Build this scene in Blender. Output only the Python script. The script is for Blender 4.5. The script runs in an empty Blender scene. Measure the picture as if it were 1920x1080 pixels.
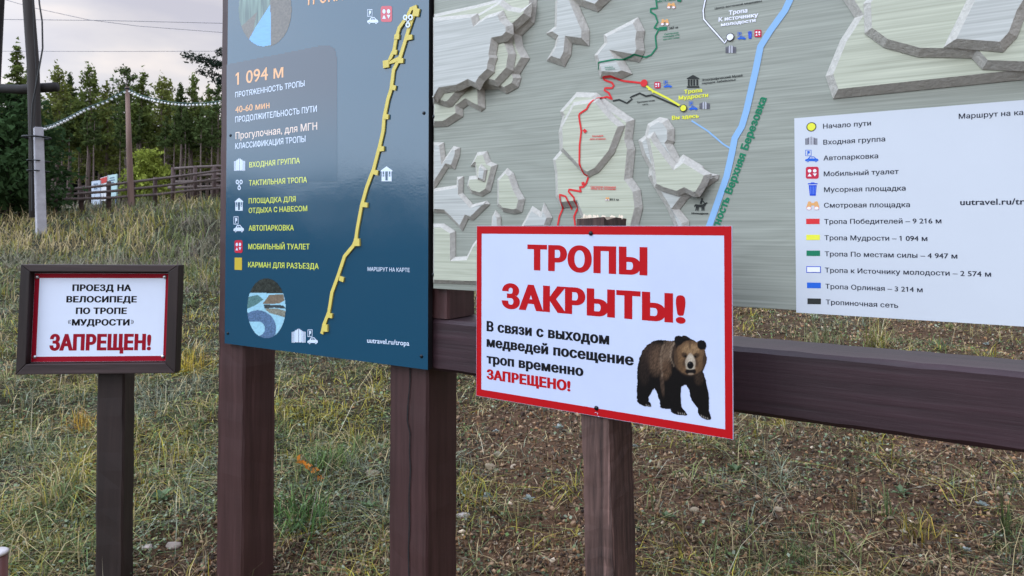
import bpy, bmesh, math, random
import numpy as np
from mathutils import Vector, Matrix
from mathutils.geometry import delaunay_2d_cdt
from mathutils.bvhtree import BVHTree

S = bpy.context.scene
COL = S.collection
R = math.radians
random.seed(7)
rng = np.random.default_rng(11)

# ------------------------------------------------------------------ camera
EYE = 1.5
FPX, CX, CY, HORIZON = 1300.0, 960.0, 395.0, 427.0
PITCH = math.atan((HORIZON - CY) / FPX)
cam = bpy.data.cameras.new('camera')
cam.sensor_width = 36.0
cam.lens = 36.0 * FPX / 1920.0
cam.shift_y = -(540.0 - CY) / 1920.0
cam.clip_start, cam.clip_end = 0.05, 3000.0
cam.dof.use_dof = True
cam.dof.focus_distance = 1.75
cam.dof.aperture_fstop = 14.0
co = bpy.data.objects.new('camera', cam)
COL.objects.link(co)
co.location = (0, 0, EYE)
co.rotation_euler = (R(90) + PITCH, 0, 0)
S.camera = co

# ------------------------------------------------------------------ light
S.view_settings.view_transform = 'Standard'
S.view_settings.look = 'None'
S.view_settings.exposure = -0.42
S.view_settings.gamma = 1.0
S.render.film_transparent = False
SUN_EL, SUN_AZ = R(38), R(232)           # azimuth clockwise from +Y: behind the camera, to its left
sdir = Vector((math.sin(SUN_AZ) * math.cos(SUN_EL), math.cos(SUN_AZ) * math.cos(SUN_EL), math.sin(SUN_EL)))
sl = bpy.data.lights.new('sun', 'SUN')
sl.energy = 0.5
sl.angle = R(22)
sl.color = (1.0, 0.93, 0.86)
so = bpy.data.objects.new('sun', sl)
COL.objects.link(so)
so.rotation_euler = sdir.to_track_quat('Z', 'Y').to_euler()

W = bpy.data.worlds.new('World')
S.world = W
W.use_nodes = True
wn, wl = W.node_tree.nodes, W.node_tree.links
wn.clear()
def N(nodes, kind, **kw):
    n = nodes.new(kind)
    for k, v in kw.items():
        setattr(n, k, v)
    return n
wo = N(wn, 'ShaderNodeOutputWorld')
sky = N(wn, 'ShaderNodeTexSky', sky_type='NISHITA', sun_disc=False, sun_elevation=SUN_EL, sun_rotation=SUN_AZ)
b1 = N(wn, 'ShaderNodeBackground'); b1.inputs[1].default_value = 0.05
wl.new(sky.outputs[0], b1.inputs[0])
tc = N(wn, 'ShaderNodeTexCoord')
mp = N(wn, 'ShaderNodeMapping'); mp.inputs['Scale'].default_value = (1.0, 1.0, 3.2)
wl.new(tc.outputs['Generated'], mp.inputs[0])
nz = N(wn, 'ShaderNodeTexNoise'); nz.inputs['Scale'].default_value = 4.2; nz.inputs['Detail'].default_value = 6; nz.inputs['Roughness'].default_value = 0.5
wl.new(mp.outputs[0], nz.inputs['Vector'])
cr = N(wn, 'ShaderNodeValToRGB')
cr.color_ramp.elements[0].position = 0.34; cr.color_ramp.elements[0].color = (0.74, 0.69, 0.74, 1)
cr.color_ramp.elements[1].position = 0.66; cr.color_ramp.elements[1].color = (1.22, 1.06, 0.95, 1)
e = cr.color_ramp.elements.new(0.52); e.color = (0.94, 0.86, 0.84, 1)
wl.new(nz.outputs['Fac'], cr.inputs[0])
sep = N(wn, 'ShaderNodeSeparateXYZ'); wl.new(tc.outputs['Generated'], sep.inputs[0])
up = N(wn, 'ShaderNodeMapRange', interpolation_type='SMOOTHSTEP'); up.inputs[1].default_value = 0.30; up.inputs[2].default_value = 0.85
wl.new(sep.outputs['Z'], up.inputs[0])
mixb = N(wn, 'ShaderNodeMixRGB', blend_type='MIX'); mixb.inputs[2].default_value = (0.80, 0.92, 1.22, 1)
wl.new(up.outputs[0], mixb.inputs[0]); wl.new(cr.outputs[0], mixb.inputs[1])
dt = N(wn, 'ShaderNodeVectorMath', operation='DOT_PRODUCT'); dt.inputs[1].default_value = (-0.93, -0.36, 0.08)
wl.new(tc.outputs['Generated'], dt.inputs[0])
gl = N(wn, 'ShaderNodeMapRange', interpolation_type='SMOOTHSTEP')
gl.inputs[1].default_value = 0.12; gl.inputs[2].default_value = 1.0; gl.inputs[3].default_value = 1.0; gl.inputs[4].default_value = 3.6
wl.new(dt.outputs['Value'], gl.inputs[0])
gz = N(wn, 'ShaderNodeMapRange', interpolation_type='SMOOTHSTEP')
gz.inputs[1].default_value = 0.30; gz.inputs[2].default_value = 0.9; gz.inputs[3].default_value = 1.0; gz.inputs[4].default_value = 2.2
wl.new(sep.outputs['Z'], gz.inputs[0])
dt2 = N(wn, 'ShaderNodeVectorMath', operation='DOT_PRODUCT'); dt2.inputs[1].default_value = (-0.35, -0.85, 0.39)  # broad glow added to the unseen sky behind the camera, lights the boards
wl.new(tc.outputs['Generated'], dt2.inputs[0])
g2 = N(wn, 'ShaderNodeMapRange', interpolation_type='SMOOTHSTEP')
g2.inputs[1].default_value = 0.0; g2.inputs[2].default_value = 1.0; g2.inputs[3].default_value = 1.0; g2.inputs[4].default_value = 1.12
wl.new(dt2.outputs['Value'], g2.inputs[0])
m0 = N(wn, 'ShaderNodeMath', operation='MULTIPLY'); wl.new(gl.outputs[0], m0.inputs[0]); wl.new(g2.outputs[0], m0.inputs[1])
mu = N(wn, 'ShaderNodeMath', operation='MULTIPLY'); wl.new(m0.outputs[0], mu.inputs[0]); wl.new(gz.outputs[0], mu.inputs[1])
tf = N(wn, 'ShaderNodeMapRange', interpolation_type='SMOOTHSTEP'); tf.inputs[1].default_value = 0.1; tf.inputs[2].default_value = 0.95; tf.inputs[4].default_value = 0.8
wl.new(dt.outputs['Value'], tf.inputs[0])
mixt = N(wn, 'ShaderNodeMixRGB', blend_type='MIX'); mixt.inputs[2].default_value = (0.70, 0.86, 1.05, 1)   # the clear, bluer part of the evening sky
wl.new(tf.outputs[0], mixt.inputs[0]); wl.new(mixb.outputs[0], mixt.inputs[1])
b2 = N(wn, 'ShaderNodeBackground'); wl.new(mixt.outputs[0], b2.inputs[0]); wl.new(mu.outputs[0], b2.inputs[1])
ad = N(wn, 'ShaderNodeAddShader'); wl.new(b1.outputs[0], ad.inputs[0]); wl.new(b2.outputs[0], ad.inputs[1])
wl.new(ad.outputs[0], wo.inputs['Surface'])

# ------------------------------------------------------------------ helpers
def lin(r, g=None, b=None):
    if g is None: r, g, b = r
    f = lambda c: (c / 255 / 12.92) if c / 255 <= 0.04045 else ((c / 255 + 0.055) / 1.055) ** 2.4
    return (f(r), f(g), f(b))
def ray(px, py):
    a, b = (px - CX) / FPX, -(py - CY) / FPX
    return Vector((a, math.cos(PITCH) - b * math.sin(PITCH), math.sin(PITCH) + b * math.cos(PITCH)))
def at(px, py, Y):
    d = ray(px, py)
    return Vector((0, 0, EYE)) + d * (Y / d.y)
class Board:
    """A plane standing in the place: x along it, y up, z out of its face."""
    def __init__(self, O, U, V):
        self.O, self.U = Vector(O), Vector(U).normalized()
        V = Vector(V); V = (V - self.U * V.dot(self.U)).normalized()
        self.V = V; self.N = self.U.cross(V)
        self.M = Matrix(((self.U.x, V.x, self.N.x, self.O.x), (self.U.y, V.y, self.N.y, self.O.y), (self.U.z, V.z, self.N.z, self.O.z), (0, 0, 0, 1)))
    def uv(self, px, py, h=0.0):
        d = ray(px, py); C0 = Vector((0, 0, EYE))
        t = (self.O + self.N * h - C0).dot(self.N) / d.dot(self.N)
        p = C0 + d * t - self.O
        return (p.dot(self.U), p.dot(self.V))
def tag(o, label=None, cat=None, group=None, kind=None):
    if label: o['label'] = label
    if cat: o['category'] = cat
    if group: o['group'] = group
    if kind: o['kind'] = kind
    return o
def empty(name, M=None, loc=None, label=None, cat=None, group=None):
    o = bpy.data.objects.new(name, None); COL.objects.link(o)
    o.empty_display_size = 0.1
    if M is not None: o.matrix_world = M
    if loc is not None: o.location = loc
    return tag(o, label, cat, group)
class MB:
    def __init__(s): s.v, s.f, s.m = [], [], []
    def add(s, vs, fs, m=0):
        k = len(s.v); s.v += [tuple(p) for p in vs]
        for f in fs: s.f.append(tuple(i + k for i in f)); s.m.append(m)
        return s
    def box(s, x0, x1, y0, y1, z0, z1, m=0):
        return s.add([(x0, y0, z0), (x1, y0, z0), (x1, y1, z0), (x0, y1, z0), (x0, y0, z1), (x1, y0, z1), (x1, y1, z1), (x0, y1, z1)],
                     [(3, 2, 1, 0), (4, 5, 6, 7), (0, 1, 5, 4), (1, 2, 6, 5), (2, 3, 7, 6), (3, 0, 4, 7)], m)
    def tube(s, pts, r, n=8, m=0, cap=True):
        pts = [Vector(p) for p in pts]
        rr = r if isinstance(r, (list, tuple)) else [r] * len(pts)
        vs, fs = [], []
        for i, p in enumerate(pts):
            d = (pts[min(i + 1, len(pts) - 1)] - pts[max(i - 1, 0)]).normalized()
            a = d.cross(Vector((0, 0, 1))) if abs(d.z) < 0.95 else d.cross(Vector((1, 0, 0)))
            a.normalize(); b = d.cross(a)
            for k in range(n):
                t = 2 * math.pi * k / n
                vs.append(p + (a * math.cos(t) + b * math.sin(t)) * rr[i])
        for i in range(len(pts) - 1):
            for k in range(n):
                fs.append((i * n + k, i * n + (k + 1) % n, (i + 1) * n + (k + 1) % n, (i + 1) * n + k))
        if cap:
            fs.append(tuple(range(n))[::-1]); fs.append(tuple(range((len(pts) - 1) * n, len(pts) * n)))
        return s.add(vs, fs, m)
    def dome(s, c, r, hgt, n=12, m=0):
        """a low screw head standing out along z"""
        vs, fs = [], []
        for j, (q, z) in enumerate(((1, 0), (1, .45), (.75, .85), (0.3, 1.0))):
            for k in range(n):
                t = 2 * math.pi * k / n
                vs.append((c[0] + r * q * math.cos(t), c[1] + r * q * math.sin(t), c[2] + hgt * z))
        for j in range(3):
            for k in range(n): fs.append((j * n + k, j * n + (k + 1) % n, (j + 1) * n + (k + 1) % n, (j + 1) * n + k))
        fs.append(tuple(range(3 * n, 4 * n)))
        return s.add(vs, fs, m)
    def build(s, name, mats, parent=None, smooth=False, bevel=0.0):
        me = bpy.data.meshes.new(name); me.from_pydata(s.v, [], s.f)
        if not isinstance(mats, (list, tuple)): mats = [mats]
        for x in mats: me.materials.append(x)
        me.polygons.foreach_set('material_index', s.m)
        if smooth: me.polygons.foreach_set('use_smooth', [True] * len(me.polygons))
        me.update()
        o = bpy.data.objects.new(name, me); COL.objects.link(o)
        if parent is not None: o.parent = parent
        if bevel:
            b = o.modifiers.new('bevel', 'BEVEL'); b.width = bevel; b.segments = 2; b.limit_method = 'ANGLE'
        return o
class Parts:
    """same use as MB, but every line, band or symbol becomes a part of its own"""
    def __init__(s, parent, mats, name): s.parent, s.mats, s.name = parent, mats, name
    def add(s, vs, fs, m=0): MB().add(vs, fs, 0).build(s.name, s.mats[m], s.parent)
def mesh_np(name, V, T, C=None, mats=None, parent=None, smooth=False):
    V = np.ascontiguousarray(V, np.float32); T = np.ascontiguousarray(T, np.int32)
    me = bpy.data.meshes.new(name)
    me.vertices.add(len(V)); me.vertices.foreach_set('co', V.ravel())
    me.loops.add(T.size); me.loops.foreach_set('vertex_index', T.ravel())
    k = T.shape[1]
    me.polygons.add(len(T)); me.polygons.foreach_set('loop_start', np.arange(0, T.size, k, dtype=np.int32))
    me.update(calc_edges=True)
    if smooth: me.polygons.foreach_set('use_smooth', np.ones(len(T), bool))
    if C is not None:
        a = me.color_attributes.new('tint', 'FLOAT_COLOR', 'POINT')
        a.data.foreach_set('color', np.concatenate([C, np.ones((len(C), 1))], 1).astype(np.float32).ravel())
    if mats is not None: me.materials.append(mats)
    o = bpy.data.objects.new(name, me); COL.objects.link(o)
    if parent is not None: o.parent = parent
    return o
_lat = rng.random((256, 256))
def vnoise(x, y, s=1.0, seed=0):
    x = np.asarray(x, float) * s + 17.3 * seed + 1000; y = np.asarray(y, float) * s + 9.1 * seed + 1000
    i, j = np.floor(x).astype(int), np.floor(y).astype(int); a, b = x - i, y - j
    a, b = a * a * (3 - 2 * a), b * b * (3 - 2 * b)
    L = lambda p, q: _lat[p % 256, q % 256]
    return (L(i, j) * (1 - a) + L(i + 1, j) * a) * (1 - b) + (L(i, j + 1) * (1 - a) + L(i + 1, j + 1) * a) * b
def fbm(x, y, s=1.0, seed=0, o=4):
    return sum(vnoise(x, y, s * 2 ** k, seed + k) * 0.5 ** k for k in range(o)) / sum(0.5 ** k for k in range(o))
sm = lambda x, a, b: (lambda t: t * t * (3 - 2 * t))(np.clip((np.asarray(x, float) - a) / (b - a), 0, 1))

# ---- materials
def mat(name, col, rough=0.6, var=0.0, scale=8.0, spec=0.5, metal=0.0, bump=0.0, stretch=(1, 1, 1), coords='Object', attr=False, trans=0.0, ior=1.5, col2=None, bscale=None):
    m = bpy.data.materials.new(name); m.use_nodes = True
    nt = m.node_tree; n, l = nt.nodes, nt.links
    p = n['Principled BSDF']
    p.inputs['Roughness'].default_value = rough; p.inputs['Metallic'].default_value = metal
    p.inputs['Specular IOR Level'].default_value = spec; p.inputs['IOR'].default_value = ior
    c = tuple(col) + (1,)
    p.inputs['Base Color'].default_value = c
    src = None
    if attr:
        a = N(n, 'ShaderNodeAttribute', attribute_name='tint'); src = a.outputs['Color']
    if var or bump:
        t = N(n, 'ShaderNodeTexCoord'); mp = N(n, 'ShaderNodeMapping'); mp.inputs['Scale'].default_value = stretch
        l.new(t.outputs[coords], mp.inputs[0])
        z = N(n, 'ShaderNodeTexNoise'); z.inputs['Scale'].default_value = scale; z.inputs['Detail'].default_value = 7; z.inputs['Roughness'].default_value = 0.62
        l.new(mp.outputs[0], z.inputs['Vector'])
        if var:
            if col2 is not None:
                r = N(n, 'ShaderNodeValToRGB'); r.color_ramp.elements[0].position = 0.5 - var; r.color_ramp.elements[1].position = 0.5 + var
                r.color_ramp.elements[0].color = c; r.color_ramp.elements[1].color = tuple(col2) + (1,)
                l.new(z.outputs['Fac'], r.inputs[0]); src = r.outputs[0]
            else:
                mr = N(n, 'ShaderNodeMapRange'); mr.inputs[1].default_value = 0.25; mr.inputs[2].default_value = 0.75; mr.inputs[3].default_value = 1 - var; mr.inputs[4].default_value = 1 + var
                l.new(z.outputs['Fac'], mr.inputs[0])
                mx = N(n, 'ShaderNodeVectorMath', operation='SCALE')
                if src: l.new(src, mx.inputs[0])
                else: mx.inputs[0].default_value = col
                l.new(mr.outputs[0], mx.inputs['Scale']); src = mx.outputs[0]
        if bump:
            bz = z
            if bscale:
                bz = N(n, 'ShaderNodeTexNoise'); bz.inputs['Scale'].default_value = bscale; bz.inputs['Detail'].default_value = 5
                l.new(mp.outputs[0], bz.inputs['Vector'])
            bp = N(n, 'ShaderNodeBump'); bp.inputs['Strength'].default_value = bump; bp.inputs['Distance'].default_value = 0.01
            l.new(bz.outputs['Fac'], bp.inputs['Height']); l.new(bp.outputs[0], p.inputs['Normal'])
    if src: l.new(src, p.inputs['Base Color'])
    if trans:
        tr = N(n, 'ShaderNodeBsdfTranslucent')
        if src: l.new(src, tr.inputs[0])
        else: tr.inputs[0].default_value = c
        ms = N(n, 'ShaderNodeMixShader'); ms.inputs[0].default_value = trans
        l.new(p.outputs[0], ms.inputs[1]); l.new(tr.outputs[0], ms.inputs[2]); l.new(ms.outputs[0], n['Material Output'].inputs['Surface'])
    return m
def ink(name, srgb, rough=0.45, k=1.0):
    return mat(name, tuple(c * k for c in lin(*srgb)), 0.6, spec=0.15)
def wood_paint(name, dark, light, axis, rough=0.5, crack=0.5, sc=1.0, bump=0.35):
    """stained timber: streaks along one axis, faint pale scratches, fine grain"""
    m = bpy.data.materials.new(name); m.use_nodes = True
    n, l = m.node_tree.nodes, m.node_tree.links; p = n['Principled BSDF']
    t = N(n, 'ShaderNodeTexCoord')
    def noise(st, scale, det=6):
        mp = N(n, 'ShaderNodeMapping'); mp.inputs['Scale'].default_value = st; l.new(t.outputs['Object'], mp.inputs[0])
        z = N(n, 'ShaderNodeTexNoise'); z.inputs['Scale'].default_value = scale; z.inputs['Detail'].default_value = det; z.inputs['Roughness'].default_value = 0.6
        l.new(mp.outputs[0], z.inputs['Vector']); return z.outputs['Fac']
    st = [14, 14, 14]; st[axis] = 0.7
    g = noise(st, 3.2 * sc, 8)
    r = N(n, 'ShaderNodeValToRGB'); r.color_ramp.elements[0].position = 0.34; r.color_ramp.elements[1].position = 0.66
    r.color_ramp.elements[0].color = tuple(dark) + (1,); r.color_ramp.elements[1].color = tuple(light) + (1,)
    l.new(g, r.inputs[0])
    st2 = [30, 30, 30]; st2[axis] = 0.6
    g2 = noise(st2, 2.0 * sc, 2)
    mr = N(n, 'ShaderNodeMapRange'); mr.inputs[1].default_value = 0.655; mr.inputs[2].default_value = 0.74; mr.inputs[3].default_value = 0.0; mr.inputs[4].default_value = crack
    l.new(g2, mr.inputs[0])
    mx = N(n, 'ShaderNodeMixRGB'); l.new(mr.outputs[0], mx.inputs[0]); l.new(r.outputs[0], mx.inputs[1]); mx.inputs[2].default_value = tuple(min(1, c * 3.2 + 0.02) for c in light) + (1,)
    big = noise((1, 1, 1), 2.2, 3)
    mb = N(n, 'ShaderNodeMapRange'); mb.inputs[1].default_value = 0.3; mb.inputs[2].default_value = 0.7; mb.inputs[3].default_value = 0.82; mb.inputs[4].default_value = 1.15
    l.new(big, mb.inputs[0])
    sc_ = N(n, 'ShaderNodeVectorMath', operation='SCALE'); l.new(mx.outputs[0], sc_.inputs[0]); l.new(mb.outputs[0], sc_.inputs['Scale'])
    l.new(sc_.outputs[0], p.inputs['Base Color'])
    bp = N(n, 'ShaderNodeBump'); bp.inputs['Strength'].default_value = bump; bp.inputs['Distance'].default_value = 0.004
    l.new(g, bp.inputs['Height']); l.new(bp.outputs[0], p.inputs['Normal'])
    p.inputs['Roughness'].default_value = rough; p.inputs['Specular IOR Level'].default_value = 0.4
    return m
def laminate(name, dark, light, rough=0.5):
    """printed pale wood laminate, grain along x with cathedral swirls"""
    m = bpy.data.materials.new(name); m.use_nodes = True
    n, l = m.node_tree.nodes, m.node_tree.links; p = n['Principled BSDF']
    t = N(n, 'ShaderNodeTexCoord')
    mp = N(n, 'ShaderNodeMapping'); mp.inputs['Scale'].default_value = (0.8, 7.0, 1.0); mp.inputs['Rotation'].default_value = (0, 0, R(4)); l.new(t.outputs['Object'], mp.inputs[0])
    z = N(n, 'ShaderNodeTexNoise'); z.inputs['Scale'].default_value = 1.6; z.inputs['Detail'].default_value = 3; l.new(mp.outputs[0], z.inputs['Vector'])
    ml = N(n, 'ShaderNodeMath', operation='MULTIPLY'); ml.inputs[1].default_value = 22.0; l.new(z.outputs['Fac'], ml.inputs[0])
    fr = N(n, 'ShaderNodeMath', operation='PINGPONG'); fr.inputs[1].default_value = 1.0; l.new(ml.outputs[0], fr.inputs[0])
    mp2 = N(n, 'ShaderNodeMapping'); mp2.inputs['Scale'].default_value = (2.0, 170.0, 3.0); mp2.inputs['Rotation'].default_value = (0, 0, R(3)); l.new(t.outputs['Object'], mp2.inputs[0])
    z2 = N(n, 'ShaderNodeTexNoise'); z2.inputs['Scale'].default_value = 1.5; z2.inputs['Detail'].default_value = 5; l.new(mp2.outputs[0], z2.inputs['Vector'])
    a1 = N(n, 'ShaderNodeMath', operation='MULTIPLY'); a1.inputs[1].default_value = 0.10; l.new(fr.outputs[0], a1.inputs[0])
    a2 = N(n, 'ShaderNodeMath', operation='MULTIPLY_ADD'); a2.inputs[1].default_value = 0.95; l.new(z2.outputs['Fac'], a2.inputs[0]); l.new(a1.outputs[0], a2.inputs[2])
    r = N(n, 'ShaderNodeValToRGB'); r.color_ramp.elements[0].position = 0.25; r.color_ramp.elements[1].position = 0.80
    r.color_ramp.elements[0].color = tuple(dark) + (1,); r.color_ramp.elements[1].color = tuple(light) + (1,)
    l.new(a2.outputs[0], r.inputs[0]); l.new(r.outputs[0], p.inputs['Base Color'])
    p.inputs['Roughness'].default_value = rough; p.inputs['Specular IOR Level'].default_value = 0.4
    return m

M_frame = wood_paint('brown stained timber upright', lin(54, 33, 32), lin(73, 48, 47), 1, 0.5, 0.12)
M_beam = wood_paint('brown stained timber beam', lin(41, 25, 29), lin(56, 36, 41), 0, 0.5, 0.15)
M_rough = wood_paint('weathered dark brown timber', lin(36, 23, 19), lin(94, 70, 63), 1, 0.75, 0.35, 1.6, 0.8)
M_dark = wood_paint('dark brown stained timber', lin(33, 23, 21), lin(49, 36, 33), 1, 0.6, 0.2)
M_darkx = wood_paint('dark brown stained timber batten', lin(44, 33, 32), lin(64, 49, 48), 0, 0.6, 0.2)
M_cut = mat('raw sawn timber end', lin(196, 180, 160), 0.8, 0.3, 60)
M_white = mat('white printed plastic sheet', (0.49, 0.535, 0.70), 0.42, 0.07, 3.0, spec=0.4)
M_whitel = mat('white printed film', (0.52, 0.545, 0.59), 0.45, 0.03, 4, spec=0.4)
M_red = ink('red print', (170, 10, 18), 0.4)
M_redl = ink('dark red print', (150, 10, 34), 0.4)
M_black = ink('black print', (14, 14, 18), 0.4)
M_navy = ink('dark navy print', (30, 34, 48), 0.45)
M_edge = mat('black board edge', lin(22, 22, 25), 0.5)
M_screw = mat('dark screw head', lin(40, 42, 46), 0.35, metal=0.8)
M_screwl = mat('bright screw head', (0.6, 0.6, 0.62), 0.3, metal=0.9)
M_yel = mat('yellow painted cut-out', lin(205, 186, 90), 0.5, 0.05, 20)

# ---- flat print: contours -> triangles by winding number
def fill(contours, nonzero=True):
    pts, ed = [], []
    for c in contours:
        k = len(pts); pts += [Vector((p[0], p[1])) for p in c]
        ed += [(k + i, k + (i + 1) % len(c)) for i in range(len(c))]
    A = np.array([[pts[a].x, pts[a].y, pts[b].x, pts[b].y] for a, b in ed])
    area = 0.5 * np.sum(A[:, 0] * A[:, 3] - A[:, 2] * A[:, 1])
    vs, _, fs, *_ = delaunay_2d_cdt(pts, ed, [], 0, 1e-7)
    P = np.array([(v.x, v.y) for v in vs]); T = np.array([f for f in fs if len(f) == 3])
    if not len(T): return [], []
    c = P[T].mean(1)
    keep = np.zeros(len(T), bool)
    for s in range(0, len(T), 800):
        q = c[s:s + 800]
        y = q[:, 1:2]; up = (A[None, :, 1] <= y) & (A[None, :, 3] > y); dn = (A[None, :, 1] > y) & (A[None, :, 3] <= y)
        side = (A[None, :, 2] - A[None, :, 0]) * (y - A[None, :, 1]) - (q[:, 0:1] - A[None, :, 0]) * (A[None, :, 3] - A[None, :, 1])
        w = (up & (side > 0)).sum(1) - (dn & (side < 0)).sum(1)
        keep[s:s + 800] = (w > 0) if area > 0 else (w < 0)
    return P, T[keep]
_cap = {}
def embolden(cs, w):
    """give every contour the right turn (solid on its left), then push it outwards"""
    ar = [0.5 * sum(a[0] * b[1] - b[0] * a[1] for a, b in zip(c, c[1:] + c[:1])) for c in cs]
    out = []
    for i, c in enumerate(cs):
        if abs(ar[i]) < 1e-6: continue
        par, best = i, abs(ar[i])
        for j, d in enumerate(cs):
            if j != i and abs(ar[j]) > best and inpoly(np.array([c[0][0]]), np.array([c[0][1]]), d)[0]: par, best = j, abs(ar[j])
        c = c if ar[par] > 0 else c[::-1]
        q = [c[0]]
        for p in c[1:]:
            if abs(p[0] - q[-1][0]) + abs(p[1] - q[-1][1]) > 1e-4: q.append(p)
        if abs(q[0][0] - q[-1][0]) + abs(q[0][1] - q[-1][1]) < 1e-4: q.pop()
        r = []
        for k in range(len(q)):
            a, p, b = Vector(q[k - 1]), Vector(q[k]), Vector(q[(k + 1) % len(q)])
            d1, d2 = (p - a).normalized(), (b - p).normalized()
            n1, n2 = Vector((d1.y, -d1.x)), Vector((d2.y, -d2.x))
            mid = n1 + n2; k_ = max(mid.dot(mid) / 2, 0.35)
            mid = mid / k_
            r.append((p.x + mid.x * w, p.y + mid.y * w * 0.45))
        out.append(r)
    return out
def glyphs(body, wgt):
    def contours(b):
        c = bpy.data.curves.new('glyph', 'FONT'); c.body = b; c.space_character = 1 + wgt * 1.3; c.fill_mode = 'NONE'; c.resolution_u = 5
        o = bpy.data.objects.new('glyph', c); COL.objects.link(o)
        bpy.context.view_layer.update()
        me = o.to_mesh(); V = [(v.co.x, v.co.y) for v in me.vertices]; E = [tuple(x.vertices) for x in me.edges]
        o.to_mesh_clear(); bpy.data.objects.remove(o); bpy.data.curves.remove(c)
        nxt = {}
        for a, b_ in E: nxt.setdefault(a, []).append(b_); nxt.setdefault(b_, []).append(a)
        seen, out = set(), []
        for v in range(len(V)):
            if v in seen or v not in nxt: continue
            loop = [v]; seen.add(v); cur = v
            nb = sorted(nxt[v]); nx = nb[0] if nb[0] == v + 1 else (v + 1 if v + 1 in nb else nb[0])
            while nx not in seen:
                loop.append(nx); seen.add(nx)
                k = [q for q in nxt[nx] if q not in seen]
                if not k: break
                nx = k[0]
            if len(loop) > 2: out.append([V[i] for i in loop])
        return out
    if wgt not in _cap:
        q = [p for c in contours('Н') for p in c]; _cap[wgt] = (min(p[1] for p in q), max(p[1] for p in q))
    cs = contours(body)
    for i, ch in enumerate(body):           # give the plain bar of the digit 1 its flag
        if ch == '1':
            q = contours(body[:i + 1]); xr = max(p[0] for c in q for p in c); top = 0.682
            cs.append([(xr - .03, top - .10), (xr - .098, top - .10), (xr - .22, top - .19), (xr - .22, top - .10), (xr - .098, top), (xr - .03, top)][::-1])
    y0, y1 = _cap[wgt]
    return embolden(cs, wgt), y0 - wgt * 0.45, y1 + wgt * 0.45
def text(mb, brd, body, p0, p1, cap, m=0, h=0.001, wgt=0.03, reg=None):
    """one line of lettering: baseline from p0 to p1 and capital height, as seen, laid onto the board"""
    if reg:
        ox, oy, s = reg; p0 = (ox + p0[0] / s, oy + p0[1] / s); p1 = (ox + p1[0] / s, oy + p1[1] / s); cap = cap / s
    a, b = Vector(brd.uv(*p0, h)), Vector(brd.uv(*p1, h))
    hh = (Vector(brd.uv(p0[0], p0[1] - cap, h)) - a).length
    if abs(p1[1] - p0[1]) > abs(p1[0] - p0[0]): hh = (Vector(brd.uv(p0[0] - cap, p0[1], h)) - a).length
    cs, y0, y1 = glyphs(body, wgt)
    P, T = fill(cs)
    if not len(T): return
    x0, x1 = P[:, 0].min(), P[:, 0].max()
    L = (b - a).length; d = (b - a) / L; e = Vector((-d.y, d.x))
    vs = [(a.x + d.x * L * (x - x0) / (x1 - x0) + e.x * hh * (y - y0) / (y1 - y0), a.y + d.y * L * (x - x0) / (x1 - x0) + e.y * hh * (y - y0) / (y1 - y0), h) for x, y in P]
    mb.add(vs, [tuple(int(i) for i in t) for t in T], m)
def flat(mb, pts, m=0, h=0.001):
    if isinstance(pts[0][0], (int, float)): pts = [pts]
    P, T = fill(pts)
    mb.add([(p[0], p[1], h) for p in P], [tuple(int(i) for i in t) for t in T], m)
def px_poly(brd, pts, reg=None, h=0.0):
    if reg: ox, oy, s = reg; pts = [(ox + x / s, oy + y / s) for x, y in pts]
    return [brd.uv(x, y, h) for x, y in pts]
def circ(c, r, n=20, ry=None, a0=0, rev=False):
    q = [(c[0] + r * math.cos(a0 + 2 * math.pi * k / n), c[1] + (ry or r) * math.sin(a0 + 2 * math.pi * k / n)) for k in range(n)]
    return q[::-1] if rev else q
def rect(x0, y0, x1, y1): return [(x0, y0), (x1, y0), (x1, y1), (x0, y1)]
def picture(name, brd, box, nx, ny, f, mat_, h, parent, reg=None):
    """a printed picture: f(x, y) -> colour (n,3) and a mask; laid on the board as one fine sheet"""
    xs, ys = np.linspace(box[0], box[2], nx + 1), np.linspace(box[1], box[3], ny + 1)
    X, Y = np.meshgrid(xs, ys); C, Mk = f(X.ravel(), Y.ravel())
    if reg: ox, oy, s = reg; PX, PY = ox + X.ravel() / s, oy + Y.ravel() / s
    else: PX, PY = X.ravel(), Y.ravel()
    V = np.array([(*brd.uv(a, b, h), h) for a, b in zip(PX, PY)])
    I = np.arange((nx + 1) * (ny + 1)).reshape(ny + 1, nx + 1)
    Q = np.stack([I[1:, :-1], I[1:, 1:], I[:-1, 1:], I[:-1, :-1]], -1).reshape(-1, 4)
    Q = Q[Mk[Q].sum(1) >= 3]
    used = np.unique(Q); re = -np.ones(len(V), int); re[used] = np.arange(len(used))
    return mesh_np(name, V[used], re[Q], C[used], mat_, parent)
def inpoly(x, y, poly):
    r = np.zeros(len(x), bool); n = len(poly)
    for i in range(n):
        (x0, y0), (x1, y1) = poly[i], poly[(i + 1) % n]
        if y0 == y1: continue
        c = ((y0 <= y) != (y1 <= y)) & (x < (x1 - x0) * (y - y0) / (y1 - y0) + x0)
        r ^= c
    return r
M_print = mat('printed picture', (0.5, 0.5, 0.5), 0.6, attr=True, spec=0.12)

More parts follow.
